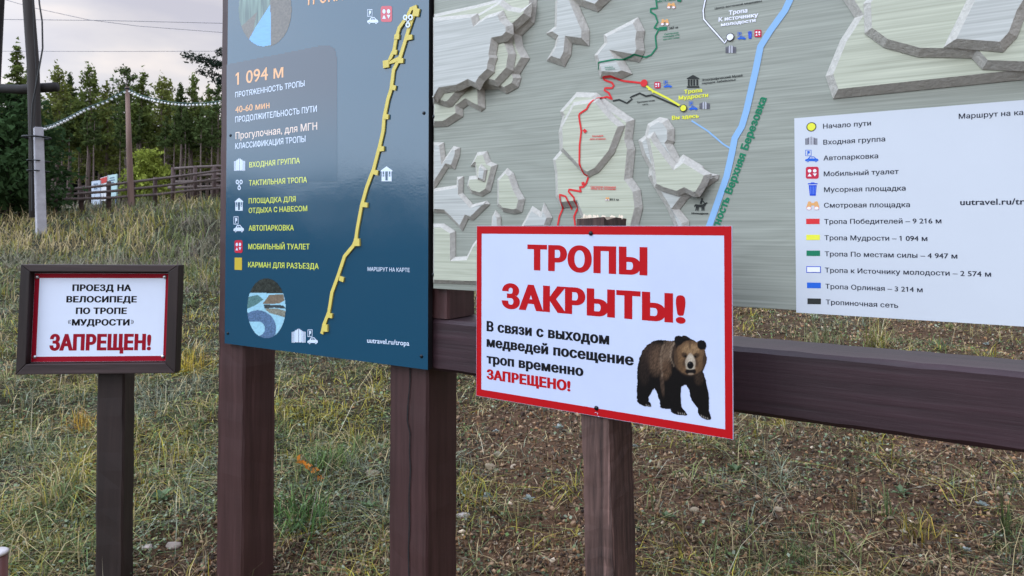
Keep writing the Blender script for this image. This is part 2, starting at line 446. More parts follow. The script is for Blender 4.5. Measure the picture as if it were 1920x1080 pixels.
# ------------------------------------------------------------------ where the boards stand
def yawed(px, py, Y, yaw):
    return Board(at(px, py, Y), (math.cos(R(yaw)), -math.sin(R(yaw)), 0), (0, 0, 1))
def from_corners(c, H):
    d = [np.array(ray(*p)) for p in c]
    k = np.linalg.svd(np.stack([d[0], -d[1], d[2], -d[3]], 1))[2][3]
    P = [Vector(d[i] * k[i] / k[0]) for i in range(4)]
    s = H / (P[3] - P[0]).length
    P = [p * s + Vector((0, 0, EYE)) for p in P]
    return Board(P[3], P[2] - P[3], P[0] - P[3]), (P[1] - P[0]).length
BP = yawed(803, HORIZON, 1.963, 32.5)            # front plane of the timber frame; origin at eye height on the post's corner
BB = yawed(803, HORIZON, 1.925, 30.6)            # face of the blue panel, origin at its right edge
BC, WC = from_corners([(888, 423.6), (1363, 423.6), (1374.7, 824.4), (893, 742)], 0.40)
BL, WL = from_corners([(63.5, 512.3), (318.3, 512.9), (314.6, 676.9), (57.9, 679)], 0.30)
BM = Board(BP.O + BP.N * 0.018, BP.U, BP.V)      # face of the relief map board

# ------------------------------------------------------------------ ground
def ground_h(x, y):
    """height of the hillside, metres above the foot of the photographer"""
    x, y = np.asarray(x, float), np.asarray(y, float)
    base = -1.50 + 0.110 * np.minimum(y, 17) + 0.018 * np.clip(y - 17, 0, 150)
    base = base + 0.055 * np.clip(x + 12, 0, 6.5) * sm(y, 9, 15)
    base = base + (fbm(x, y, 0.8, 3) - 0.5) * 0.16 * sm(y, 2.2, 4) + (fbm(x, y, 4.0, 5) - 0.5) * 0.07
    bank = sm(y, 1.5, 2.3)
    return EYE + base * bank + (-1.5 + (fbm(x, y, 3.0, 8) - 0.5) * 0.03) * (1 - bank)
def gh(x, y): return float(ground_h(x, y))
def soil_mask(x, y):
    """1 on bare gravelly soil, 0 under grass"""
    right = sm(x / np.maximum(y, 0.5), -0.22, 0.10) * (1 - sm(y, 5.0, 9.0))
    patch = sm(fbm(x, y, 1.1, 21), 0.42, 0.62)
    bank = np.exp(-(((x + 0.98) / 0.42) ** 2 + ((y - 2.45) / 0.28) ** 2)) * 1.3
    return np.clip(right * (0.66 + 0.40 * patch) + 0.30 * patch * (1 - sm(y, 4, 7)) + bank, 0, 1)
n = 340
g = np.linspace(-1, 1, n)
gx = np.sinh(g * 8.2) / np.sinh(8.2) * 700
gy = 3.4 + np.sinh(g * 8.0) / np.sinh(8.0) * 700
X, Y = np.meshgrid(gx, gy)
Z = ground_h(X, Y)
I = np.arange(n * n).reshape(n, n)
Q = np.stack([I[:-1, :-1], I[:-1, 1:], I[1:, 1:], I[1:, :-1]], -1).reshape(-1, 4)
sx, sy = X.ravel(), Y.ravel()
sk = soil_mask(sx, sy)[:, None]
pt = fbm(sx, sy, 2.4, 31)[:, None]
soil = np.array(lin(84, 62, 46)) * (0.65 + 0.7 * pt)
dark = np.exp(-(((sx + 0.98) / 0.45) ** 2 + ((sy - 2.45) / 0.3) ** 2))[:, None]
soil = soil * (1 - 0.5 * dark)
turf = np.array(lin(46, 44, 31)) * (0.55 + 0.9 * pt)
CG = soil * sk + turf * (1 - sk)
M_ground = mat('hillside soil', (0.1, 0.09, 0.07), 0.95, 0.55, 38, attr=True, bump=0.9, spec=0.15, bscale=70)
go = mesh_np('ground', np.stack([X, Y, Z], -1).reshape(-1, 3), Q, CG, M_ground, smooth=True)
tag(go, kind='structure')

# ------------------------------------------------------------------ timber frame of the big boards
def foot(b, u, h): 
    p = b.O + b.U * u + b.N * h; return gh(p.x, p.y) - 0.15 - b.O.z
fr = empty('board_stand', BP.M, label='brown stained timber post and beam frame that carries the blue panel and the relief map', cat='sign frame')
def upright(name, x0, x1, z0, z1, y0, y1, mat_, parent, seed=0, jit=0.0015, crack=None):
    """a squared post: many rings, slightly uneven arrises"""
    rnd = random.Random(seed); mb = MB(); k = max(6, int((y1 - y0) / 0.06)); vs, fs = [], []
    b = 0.006
    for i in range(k + 1):
        y = y0 + (y1 - y0) * i / k
        ring = [(x0 + b, z1), (x0, z1 - b), (x0, z0 + b), (x0 + b, z0), (x1 - b, z0), (x1, z0 + b), (x1, z1 - b), (x1 - b, z1)]
        for q, (x, z) in enumerate(ring): vs.append((x + rnd.uniform(-jit, jit), y, z + rnd.uniform(-jit, jit)))
    for i in range(k):
        for q in range(8): fs.append((i * 8 + q, i * 8 + (q + 1) % 8, (i + 1) * 8 + (q + 1) % 8, (i + 1) * 8 + q))
    fs.append(tuple(range(8))[::-1]); fs.append(tuple(range(k * 8, k * 8 + 8)))
    mb.add(vs, fs)
    return mb.build(name, mat_, parent)
rel = lambda b: BP.M.inverted() @ b.M
TOP = 1.12
# the post behind the left edge of the blue panel, set parallel to it
u_l = BB.uv(407, 800, -0.022)[0]
p1 = upright('post', u_l, u_l + 0.137, -0.022 - 0.135, -0.022, foot(BB, u_l, -0.1), TOP, M_frame, fr, 1)
p1.matrix_local = rel(BB)
u_a = BP.uv(729, 800)[0]
p2 = upright('post', u_a, -0.001, -0.14, 0.0, foot(BP, -0.07, -0.07), TOP, M_frame, fr, 2)
# the long drying crack down the front of that post
cr_px = [(770, 690), (770, 715), (766, 760), (765, 790), (770, 812), (769, 850), (771, 880), (768, 930), (769, 980), (767, 1030), (768, 1090)]
mb = MB()
pts = [BP.uv(*p) for p in cr_px]
for i in range(len(pts) - 1):
    for k in range(4):
        a, b = Vector(pts[i]), Vector(pts[i + 1]); p, q = a.lerp(b, k / 4), a.lerp(b, (k + 1) / 4)
        w0, w1 = 0.0016 + 0.0012 * random.random(), 0.0016 + 0.0012 * random.random()
        mb.add([(p.x - w0, p.y, 0.0032), (p.x + w0, p.y, 0.0032), (q.x + w1, q.y, 0.0032), (q.x - w1, q.y, 0.0032)], [(0, 1, 2, 3)])
mb.build('crack', mat('black gap in timber', (0.006, 0.004, 0.004), 0.9), p2)
yb0, yb1 = BP.uv(1377, 774)[1], BP.uv(1372, 649)[1]
mb = MB()
L0, L1 = 0.003, 2.25
vs, fs = [], []; k = 60; b = 0.009; rnd = random.Random(4)
for i in range(k + 1):
    x = L0 + (L1 - L0) * i / k
    for (y, z) in [(yb0, -b), (yb0 + b, 0), (yb1 - b, 0), (yb1, -b), (yb1, -0.15), (yb0, -0.15)]:
        vs.append((x, y + rnd.uniform(-.001, .001), z + 0.004 + rnd.uniform(-.0006, .0006)))
for i in range(k):
    for q in range(6): fs.append((i * 6 + q, i * 6 + (q + 1) % 6, (i + 1) * 6 + (q + 1) % 6, (i + 1) * 6 + q))
fs.append(tuple(range(6))[::-1]); fs.append(tuple(range(k * 6, k * 6 + 6)))
mb.add(vs, fs).build('beam', M_beam, fr)
upright('post', 0.003, BP.uv(840, 570)[0], -0.13, -0.002, yb1 + 0.003, TOP, M_frame, fr, 5)
pr = upright('post', L1, L1 + 0.14, -0.14, 0.0, foot(BP, L1, -0.07), TOP, M_frame, fr, 6)
upright('post', L1 - 0.09, L1 - 0.002, -0.13, -0.002, yb1 + 0.003, TOP, M_frame, fr, 7)

# ------------------------------------------------------------------ icons (unit square, y up) -> list of (contours, colour key)
def icon(kind):
    o = []
    if kind == 'gate':
        for x in (0.0, .09, .18): o.append(([rect(x, 0, x + .06, .78 + x * .25)], 'a'))
        o.append(([rect(.24, .04, .30, .9)], 'a'))
        o.append(([[(.31, .02), (.46, .02), (.46, 1), (.40, .97), (.31, .86)]], 'b'))
        o.append(([[(.54, .02), (.69, .02), (.69, .86), (.60, .97), (.54, 1)]], 'b'))
        o.append(([rect(.47, .02, .49, 1)], 'a')); o.append(([rect(.51, .02, .53, 1)], 'a'))
        for x in (.76, .85, .94): o.append(([rect(x, 0, x + .06, .78 + (.94 - x) * .25)], 'a'))
        o.append(([rect(.70, .04, .75, .9)], 'a'))
    if kind == 'tactile':
        for c in ((.25, .78), (.75, .78), (.5, .2)): o.append(([circ(c, .22), circ(c, .11, rev=True)], 'a'))
        o.append(([[(.32, .6), (.42, .56), (.55, .38), (.45, .38)]], 'a')); o.append(([[(.68, .6), (.58, .56), (.48, .44), (.56, .40)]], 'a'))
    if kind == 'gazebo':
        o.append(([[(0, .72), (.5, 1), (1, .72), (1, .66), (0, .66)]], 'a'))
        for x in (.08, .30, .62, .84): o.append(([rect(x, .3, x + .08, .66)], 'a'))
        o.append(([rect(.06, 0, .40, .32)], 'a')); o.append(([rect(.60, 0, .94, .32)], 'a')); o.append(([rect(.40, 0, .60, .05)], 'a')); o.append(([rect(.14, .40, .28, .44)], 'a')); o.append(([rect(.72, .40, .86, .44)], 'a'))
    if kind == 'parking':
        o.append(([rect(.02, .5, .48, 1), rect(.06, .54, .44, .96)[::-1]], 'a'))
        o.append(([[(.17, .58), (.23, .58), (.23, .70), (.30, .70), (.36, .75), (.36, .86), (.30, .91), (.17, .91)], [(.23, .75), (.23, .86), (.28, .86), (.30, .84), (.30, .77), (.28, .75)][::-1]], 'a'))
        o.append(([[(.0, .10), (.02, .22), (.2, .28), (.34, .46), (.66, .46), (.84, .30), (.98, .24), (1, .10), (.9, .08), (.86, .16), (.76, .16), (.72, .08), (.30, .08), (.26, .16), (.16, .16), (.12, .08)],
                  [(.32, .30), (.40, .41), (.50, .41), (.50, .30)][::-1], [(.54, .30), (.54, .41), (.64, .41), (.74, .30)][::-1]], 'a'))
        for x in (.21, .81): o.append(([circ((x, .08), .085, 14), circ((x, .08), .035, 10, rev=True)], 'a'))
    if kind == 'toilet':
        r = .16; q = []
        for cx, cy, a in ((1 - r, 1 - r, 0), (r, 1 - r, 90), (r, r, 180), (1 - r, r, 270)):
            q += [(cx + r * math.cos(R(a + t)), cy + r * math.sin(R(a + t))) for t in (0, 30, 60, 90)]
        o.append(([q], 'r'))
        for c in ((.3, .66), (.7, .66)): o.append(([circ(c, .14, 14)], 'w'))
        o.append(([[(.14, .2), (.46, .2), (.3, .44)]], 'w')); o.append(([[(.54, .44), (.7, .2), (.86, .44)]], 'w'))
    if kind == 'bin':
        o.append(([[(.0, .86), (1, .86), (.97, .94), (.7, .95), (.66, 1), (.34, 1), (.3, .95), (.03, .94)]], 'u'))
        o.append(([[(.1, .80), (.9, .80), (.8, 0), (.2, 0)]], 'u'))
        for x in (.27, .42, .57, .71): o.append(([[(x, .12), (x + .04, .12), (x + .04 + (x - .5) * .12, .70), (x + (x - .5) * .12, .70)]], 'l'))
    if kind == 'binoc':
        for s in (-1, 1):
            o.append(([[(.5 + s * .12, .9), (.5 + s * .28, .96), (.5 + s * .36, .9), (.5 + s * .5, .3), (.5 + s * .42, .1), (.5 + s * .16, .1), (.5 + s * .1, .5)]], 'o'))
            o.append(([circ((.5 + s * .29, .2), .19, 16)], 'p')); o.append(([circ((.5 + s * .29, .2), .15, 16)], 'w'))
        o.append(([rect(.38, .5, .62, .78)], 'o'))
    if kind == 'museum':
        o.append(([[(.5, 1), (1, .74), (1, .68), (0, .68), (0, .74)]], 'k'))
        for x in (.08, .3, .52, .76): o.append(([rect(x, .16, x + .15, .64)], 'k'))
        o.append(([rect(0, 0, 1, .12)], 'k'))
    if kind == 'rider':
        o.append(([[(.02, .62), (.1, .70), (.3, .66), (.62, .68), (.78, .84), (.92, .90), (.98, .80), (.88, .72), (.80, .50), (.74, .44), (.74, 0), (.67, 0), (.64, .34), (.60, 0), (.53, 0), (.52, .36), (.34, .38), (.30, 0), (.22, 0), (.22, .34), (.14, 0), (.07, 0), (.12, .40), (.06, .52), (.04, .36), (0, .40)]], 'k'))
        o.append(([[(.40, .72), (.56, .72), (.60, .98), (.74, .78), (.78, .84), (.62, 1.12), (.50, 1.14), (.44, 1.0)]], 'k')); o.append(([circ((.56, 1.24), .09, 12)], 'k'))
    return o
def put_icon(mb, brd, kind, box, pal, reg=None, h=0.001):
    """box (x0, y0, x1, y1) as seen; pal maps colour keys to material slots"""
    x0, y0, x1, y1 = box
    if reg: ox, oy, s = reg; x0, x1, y0, y1 = ox + x0 / s, ox + x1 / s, oy + y0 / s, oy + y1 / s
    a, b, c = (Vector(brd.uv(*p, h)) for p in ((x0, y1), (x1, y1), (x0, y0)))
    ux, uy = b - a, c - a
    whole = mb; mb = MB() if isinstance(whole, Parts) else mb
    for i, (cs, key) in enumerate(icon(kind)):
        P, T = fill(cs)
        mb.add([(a.x + ux.x * p[0] + uy.x * p[1], a.y + ux.y * p[0] + uy.y * p[1], h + 0.00025 * (key in 'wlp') + 0.0002 * (key == 'w')) for p in P], [tuple(int(j) for j in t) for t in T], pal[key])
    if mb is not whole:
        used = sorted(set(mb.m)); mb.m = [used.index(k) for k in mb.m]; mb.build('symbol', [whole.mats[k] for k in used], whole.parent)
def ribbon(mb, pts, width, m=0, hf=0.001, step=0.006, thick=0.0):
    """a band along a polyline on a board; hf is a height or a function of (x, y)"""
    P = [Vector(p) for p in pts]; Q = []
    for a, b in zip(P, P[1:]):
        k = max(1, int((b - a).length / step))
        Q += [a.lerp(b, i / k) for i in range(k)]
    Q.append(P[-1]); vs, fs = [], []
    H = hf if callable(hf) else (lambda x, y: hf)
    for i, q in enumerate(Q):
        d = (Q[min(i + 1, len(Q) - 1)] - Q[max(i - 1, 0)]).normalized(); e = Vector((-d.y, d.x)) * width / 2
        c = H(q.x, q.y)
        for s in (1, -1):
            p = q + e * s; hh = H(p.x, p.y)
            vs.append((p.x, p.y, hh))
    for i in range(len(Q) - 1): fs.append((2 * i + 1, 2 * i + 3, 2 * i + 2, 2 * i))
    if thick:
        k = len(vs); vs += [(x, y, z - thick) for x, y, z in vs]
        for i in range(len(Q) - 1):
            fs.append((2 * i, 2 * i + 2, k + 2 * i + 2, k + 2 * i)); fs.append((2 * i + 3, 2 * i + 1, k + 2 * i + 1, k + 2 * i + 3))
        fs.append((0, k, k + 1, 1)); j = 2 * (len(Q) - 1); fs.append((j, j + 1, k + j + 1, k + j))
    mb.add(vs, fs, m)

# ------------------------------------------------------------------ relief map board
RA, RB, RC2, RD = (800, 0, 4.571), (800, 220, 4.571), (1100, 0, 4.571), (1500, 0, 4.571)
RE = (1100, 200, 4.571); RL1, RL2 = (1480, 180, 4.3545), (1480, 380, 4.3545)
mapo = empty('relief_map_board', BM.M, label='large pale wood relief trail map with layered carved hills and a white legend sheet', cat='map board')
M_lam = laminate('pale grey green wood laminate', lin(120, 123, 113), lin(156, 159, 148))
M_lam2 = laminate('pale cream wood laminate', lin(150, 152, 134), lin(190, 192, 172))
M_lam3 = laminate('whitewashed wood laminate', lin(152, 153, 147), lin(192, 193, 188))
M_cham = mat('whitewashed milled edge', lin(178, 174, 166), 0.75, 0.16, 120, bump=0.4, spec=0.2)
mu0 = BM.uv(812.5, 400)[0]; mv0 = BM.uv(811, 541)[1]
MU1, MV1 = 2.20, 1.10
MB().box(mu0, MU1, mv0, MV1, -0.0178, 0.0).build('backing_board', [M_lam], mapo, bevel=0.0015)
relief_bm = bmesh.new()                     # everything the printed trails lie on
def quad_to(bmv, pts):
    vs = [bmv.verts.new(p) for p in pts]; return bmv.faces.new(vs)
quad_to(relief_bm, [(mu0, mv0, 0), (MU1, mv0, 0), (MU1, MV1, 0), (mu0, MV1, 0)])
def relief(pts, reg, h0, t, top, label=None):
    P = px_poly(BM, pts, reg, h0)
    P = [(min(max(x, mu0 + .002), MU1 - .002), min(max(y, mv0 + .002), MV1 - .002)) for x, y in P]
    Q = [P[0]]
    for p in P[1:]:
        if (Vector(p) - Vector(Q[-1])).length > 0.002: Q.append(p)
    if (Vector(Q[0]) - Vector(Q[-1])).length < 0.002: Q.pop()
    if sum(a[0] * b[1] - b[0] * a[1] for a, b in zip(Q, Q[1:] + Q[:1])) < 0: Q = Q[::-1]
    bm = bmesh.new(); f = bm.faces.new([bm.verts.new((x, y, h0 + 0.0004)) for x, y in Q])
    lip = 0.0022
    r0 = bmesh.ops.inset_region(bm, faces=[f], thickness=0.0004, depth=0, use_even_offset=True, use_boundary=True)
    for v in f.verts: v.co.z = h0 + lip
    bmesh.ops.inset_region(bm, faces=[f], thickness=t * 0.85, depth=0, use_even_offset=True, use_boundary=True)
    for v in f.verts: v.co.z = h0 + t
    for g_ in bm.faces: g_.material_index = 1
    f.material_index = 0
    bmesh.ops.triangulate(bm, faces=[f])
    me = bpy.data.meshes.new('relief_layer'); bm.to_mesh(me)
    me.materials.append(top); me.materials.append(M_cham)
    o = bpy.data.objects.new('relief_layer', me); COL.objects.link(o); o.parent = mapo
    off = len(relief_bm.verts); vv = [relief_bm.verts.new(v.co) for v in bm.verts]
    bm.verts.index_update()
    for g_ in bm.faces: relief_bm.faces.new([vv[v.index] for v in g_.verts])
    bm.free(); return o
T1 = 0.0165
relief([(60, 125), (450, 40), (640, -10), (640, -160), (950, -160), (945, 60), (925, 200), (815, 310), (830, 400), (885, 500), (800, 640), (812, 670), (790, 750), (690, 805), (620, 770), (500, 765), (505, 930), (470, 958), (400, 925), (360, 900), (312, 935), (315, 1000), (180, 1085), (60, 1090)], RA, 0, T1, M_lam2)
relief([(60, 165), (440, 125), (655, 0), (740, 60), (830, 75), (915, 15), (895, 150), (755, 275), (735, 370), (768, 465), (745, 610), (620, 745), (490, 715), (370, 745), (220, 915), (180, 920), (60, 880)], RA, T1, T1, M_lam2)
relief([(60, 152), (440, 117), (455, 180), (530, 130), (660, 90), (690, 160), (745, 215), (748, 300), (690, 360), (615, 375), (600, 470), (610, 500), (588, 560), (585, 620), (500, 700), (460, 775), (380, 735), (290, 780), (150, 800), (95, 880), (60, 890)], RA, 2 * T1, T1, M_lam3)
relief([(1110, -160), (1100, 230), (1025, 290), (1110, 345), (1100, 400), (1030, 520), (1185, 575), (1240, 470), (1250, 375), (1395, 395), (1398, 260), (1310, 50), (1470, 105), (1640, -60), (1640, -160)], RA, 0, T1, M_lam3)
relief([(1815, 148), (1872, 265), (1860, 350), (1870, 440), (1825, 535), (1690, 510), (1765, 635), (1660, 680), (1490, 670), (1440, 475), (1525, 370), (1520, 300)], RA, 0, T1, M_lam3)
relief([(1785, 20), (1765, 190), (1790, 270), (1765, 520), (1835, 620), (1855, 775), (1820, 920), (1800, 1150), (1400, 1150), (1330, 860), (1290, 765), (1160, 778), (1110, 680), (1105, 480), (1085, 360), (1145, 290), (1135, 130), (1165, 0), (1145, -50), (1290, -215), (1460, -210), (1600, -105)], RB, 0, T1, M_lam2)
relief([(1155, 285), (1150, 80), (1210, -30), (1262, -130), (1480, -165), (1540, -90), (1620, 0), (1702, 70), (1610, 310), (1480, 470), (1390, 515), (1330, 470)], RB, T1, T1 * .8, M_lam2)
relief([(630, 90), (700, 105), (755, 190), (755, 300), (740, 322), (800, 440), (830, 410), (1000, 510), (1020, 560), (1135, 585), (1130, 625), (1000, 710), (870, 790), (800, 880), (880, 980), (880, 1080), (780, 1080), (690, 870), (580, 690), (530, 600), (540, 530), (480, 420), (445, 290), (500, 250), (525, 150)], RE, 0, T1 * .9, M_lam3)
relief([(580, 215), (620, 290), (770, 490), (845, 435), (1075, 575), (1030, 680), (970, 775), (920, 775), (850, 740), (790, 770), (660, 730), (580, 690), (555, 480), (510, 260)], RE, T1 * .9, T1 * .8, M_lam2)
relief([(40, 215), (150, 215), (165, 345), (235, 245), (290, 260), (285, 330), (245, 445), (190, 430), (40, 630)], RB, 0, T1 * .7, M_lam3)
relief([(440, 300), (520, 290), (555, 380), (610, 405), (570, 560), (550, 635), (480, 680), (390, 655), (350, 590), (370, 505), (430, 500), (420, 420), (380, 420)], RB, 0, T1 * .75, M_lam2)
relief([(470, 400), (520, 450), (500, 555), (440, 530), (450, 430)], RB, T1 * .75, T1 * .4, M_lam3)
relief([(695, 435), (750, 480), (795, 610), (845, 700), (820, 815), (760, 830), (660, 810), (610, 755), (610, 530)], RB, 0, T1 * .85, M_lam2)
relief([(40, 612), (260, 580), (265, 510), (320, 505), (315, 650), (400, 745), (520, 715), (545, 745), (400, 885), (360, 870), (310, 975), (270, 930), (160, 820), (40, 815)], RB, 0, T1 * .7, M_lam3)
relief([(40, 910), (150, 910), (250, 975), (250, 1195), (350, 1190), (400, 1090), (470, 1000), (620, 1000), (620, 1440), (40, 1420)], RB, 0, T1 * .75, M_lam2)
relief([(595, 795), (640, 850), (645, 960), (555, 960), (565, 850)], RB, 0, T1 * .6, M_lam3)
relief([(910, 760), (985, 810), (1010, 730), (1080, 860), (1040, 960), (800, 960)], RB, 0, T1 * .7, M_lam3)
relief([(285, 848), (220, 655), (345, 350), (470, 155), (345, -40), (345, -200), (2600, -200), (2600, 615)], RD, 0, T1 * 1.1, M_lam2)
relief([(555, 290), (545, 30), (620, -60), (2400, -200), (2400, 620), (1920, 612), (1560, 597), (1470, 500), (1010, 490), (720, 410)], RD, T1 * 1.1, T1, M_lam2)
relief([(1230, 408), (1740, 448), (1860, 320), (1930, 130), (2100, -150), (1460, -150), (1430, 0)], RD, T1 * 2.1, T1, M_lam3)
bvh = BVHTree.FromBMesh(relief_bm)
def rh(x, y, lift=0.0012):
    hit = bvh.ray_cast(Vector((x, y, 0.5)), Vector((0, 0, -1)))
    return (hit[0].z if hit[0] else 0.0) + lift
# legend sheet
lu0, lv1 = BM.uv(1491.5, 400)[0], BM.uv(1490, 222)[1]
LEG = 0.0022
mb = MB().box(lu0, MU1 - 0.04, mv0 - 0.004, lv1, 0.0004, LEG)
leg = mb.build('legend_sheet', M_whitel, mapo)
mb = Parts(leg, [M_navy], 'text_line')
hl = LEG + 0.00028
for body, a, b in (('Начало пути', (275, 267), (667, 241)), ('Входная группа', (277, 398), (783, 370)), ('Автопарковка', (278, 527), (726, 508)), ('Мобильный туалет', (281, 656), (893, 636)),
                   ('Мусорная площадка', (283, 785), (950, 772)), ('Смотровая площадка', (283, 912), (985, 907)), ('Тропа Победителей – 9 216 м', (285, 1045), (1242, 1040))):
    text(mb, BM, body, a, b, 40, 0, hl, 0.018, RL1)
for body, a, b in (('Тропа Мудрости – 1 094 м', (287, 306), (1127, 313)), ('Тропа По местам силы – 4 947 м', (289, 437), (1372, 457)), ('Тропа к Источнику молодости – 2 574 м', (291, 570), (1648, 605)),
                   ('Тропа Орлиная – 3 214 м', (294, 702), (1089, 732)), ('Тропиночная сеть', (298, 830), (889, 860))):
    text(mb, BM, body, a, b, 40, 0, hl, 0.018, RL2)
text(mb, BM, 'Маршрут на карте', (1383, 187), (2040, 146), 42, 0, hl, 0.018, RL1)
text(mb, BM, 'uutravel.ru/tropa', (1395, 891), (2070, 884), 52, 0, hl, 0.022, RL1)

M_g = ink('grey print', (96, 94, 104)); M_lg = ink('pale grey print', (176, 176, 184)); M_blue = ink('blue print', (40, 96, 196)); M_ubin = ink('strong blue print', (30, 70, 190))
M_orp = ink('tan print', (214, 160, 104)); M_pnk = ink('pink print', (226, 150, 140)); M_redi = ink('crimson print', (188, 44, 68)); M_wp = ink('white print', (226, 226, 236)); M_yp = ink('yellow print', (220, 218, 70))
M_gp = ink('green print', (30, 116, 84)); M_redline = ink('trail red print', (206, 52, 54)); M_dkp = ink('charcoal print', (48, 50, 48)); M_river = ink('pale blue print', (134, 172, 210)); M_lp = ink('light blue print', (120, 150, 225))
IM = [M_g, M_lg, M_blue, M_ubin, M_orp, M_pnk, M_redi, M_wp, M_yp, M_gp, M_redline, M_dkp, M_river, M_lp]
PAL = dict(a=0, b=1, u=3, o=4, p=5, r=6, w=7, k=11, l=13)
mb = Parts(leg, IM, 'symbol')
c = BM.uv(1480 + 180 / 4.3545, 180 + 252 / 4.3545, hl); r_ = 0.0095
flat(mb, circ(c, r_), 11, hl); flat(mb, circ(c, r_ * .82), 8, hl + .0004)
put_icon(mb, BM, 'gate', (130, 332, 228, 398), PAL, RL1, hl)
put_icon(mb, BM, 'parking', (128, 440, 238, 540), dict(PAL, a=2), RL1, hl)
put_icon(mb, BM, 'toilet', (134, 578, 240, 676), PAL, RL1, hl)
put_icon(mb, BM, 'bin', (150, 706, 232, 814), PAL, RL1, hl)
put_icon(mb, BM, 'binoc', (138, 856, 246, 932), PAL, RL1, hl)
for k, (q, m_) in enumerate((((137, 131, 247, 175), 10), ((138, 262, 249, 305), 8), ((140, 391, 251, 435), 9), ((139, 519, 257, 572), 3), ((144, 652, 257, 698), 2), ((148, 781, 258, 828), 11))):
    x0, y0, x1, y1 = q; sl_ = (k - 1) * 0.012 * 110
    P = px_poly(BM, [(x0, y1), (x1, y1 + sl_ * .3), (x1, y0 + sl_ * .3), (x0, y0)], RL2, hl)
    flat(mb, P, m_, hl)
    if k == 3: 
        P = px_poly(BM, [(x0 + 6, y1 - 6), (x1 - 6, y1 - 5), (x1 - 6, y0 + 7), (x0 + 6, y0 + 6)], RL2, hl); flat(mb, P, 7, hl + .0005)

# trails, river and marks printed over the map
mb = Parts(mapo, IM, 'trail_line')
PP = lambda pts, reg: px_poly(BM, pts, reg)
riv = PP([(1770, -60), (1700, 90), (1570, 270), (1490, 400), (1450, 600), (1370, 950)], RC2) + PP([(1330, 170), (1270, 270), (1245, 400), (1200, 600), (1060, 1000), (980, 1200)], RE)
ribbon(mb, riv, 0.0138, 12, rh, 0.02)
ribbon(mb, PP([(900, 120), (1040, 210), (1170, 320), (1235, 360)], RE), 0.0035, 12, lambda x, y: rh(x, y, .0008))
red = PP([(1870, 715), (1690, 695), (1640, 680), (1590, 660), (1520, 665), (1525, 685), (1590, 710), (1605, 735), (1590, 755), (1530, 755), (1525, 775), (1560, 795), (1590, 850), (1545, 830), (1480, 850), (1435, 920), (1420, 950), (1360, 990), (1355, 1005)], RA) + PP([(1358, 30), (1375, 130), (1360, 250), (1358, 400), (1380, 490), (1415, 510), (1395, 570), (1370, 600), (1340, 600), (1350, 640), (1250, 620), (1245, 640), (1290, 690), (1300, 770), (1265, 850), (1275, 930)], RB)
ribbon(mb, red, 0.0046, 10, lambda x, y: rh(x, y, .0014), 0.003)
ribbon(mb, PP([(1245, 790), (1240, 720), (1220, 680), (1170, 665), (1175, 770), (1140, 850), (1125, 930)], RB), 0.0044, 10, lambda x, y: rh(x, y, .0018), 0.003)
for q in ([(1385, 125), (1405, 110), (1425, 130), (1405, 150)], [(1355, 560), (1380, 555), (1385, 580), (1360, 590)]):
    c_ = PP(q, RB); flat(mb, c_, 10, rh(*c_[0], .002))
ribbon(mb, PP([(590, -40), (605, 70), (550, 75), (550, 105), (590, 130), (610, 190), (580, 240), (620, 250), (590, 310), (600, 410), (555, 470), (510, 490), (430, 480), (390, 495), (310, 515), (220, 530), (165, 540), (115, 550), (110, 600)], RC2), 0.0036, 9, lambda x, y: rh(x, y, .0014), 0.003)
ribbon(mb, PP([(620, 250), (690, 243)], RC2), 0.008, 9, lambda x, y: rh(x, y, .0018)); ribbon(mb, PP([(780, -10), (815, -5)], RC2), 0.012, 9, lambda x, y: rh(x, y, .0018))
ribbon(mb, PP([(225, 865), (280, 855), (345, 885), (390, 850), (375, 835), (455, 800), (510, 825), (560, 815), (790, 915)], RC2), 0.0040, 11, lambda x, y: rh(x, y, .0010))
ribbon(mb, PP([(510, 735), (570, 780), (690, 840), (800, 905)], RC2), 0.0044, 8, lambda x, y: rh(x, y, .0022))
ribbon(mb, PP([(530, 765), (560, 770), (575, 795)], RC2), 0.004, 8, lambda x, y: rh(x, y, .0024))
wpath = PP([(1030, -60), (1000, 90), (1005, 165), (1060, 230), (1115, 290), (1185, 370), (1205, 335)], RC2)
ribbon(mb, wpath, 0.0050, 11, 0.0010); ribbon(mb, wpath, 0.0030, 7, 0.0016)
for p, reg, r_, m_, ol in (((495, 714), RC2, .0085, 10, False), ((832, 928), RC2, .0082, 8, True), ((1232, 320), RC2, .0088, 7, True)):
    c = PP([p], reg)[0]
    if ol: flat(mb, circ(c, r_), 11, .0030); flat(mb, circ(c, r_ * .82), m_, .0036)
    else: flat(mb, circ(c, r_), m_, .0030)

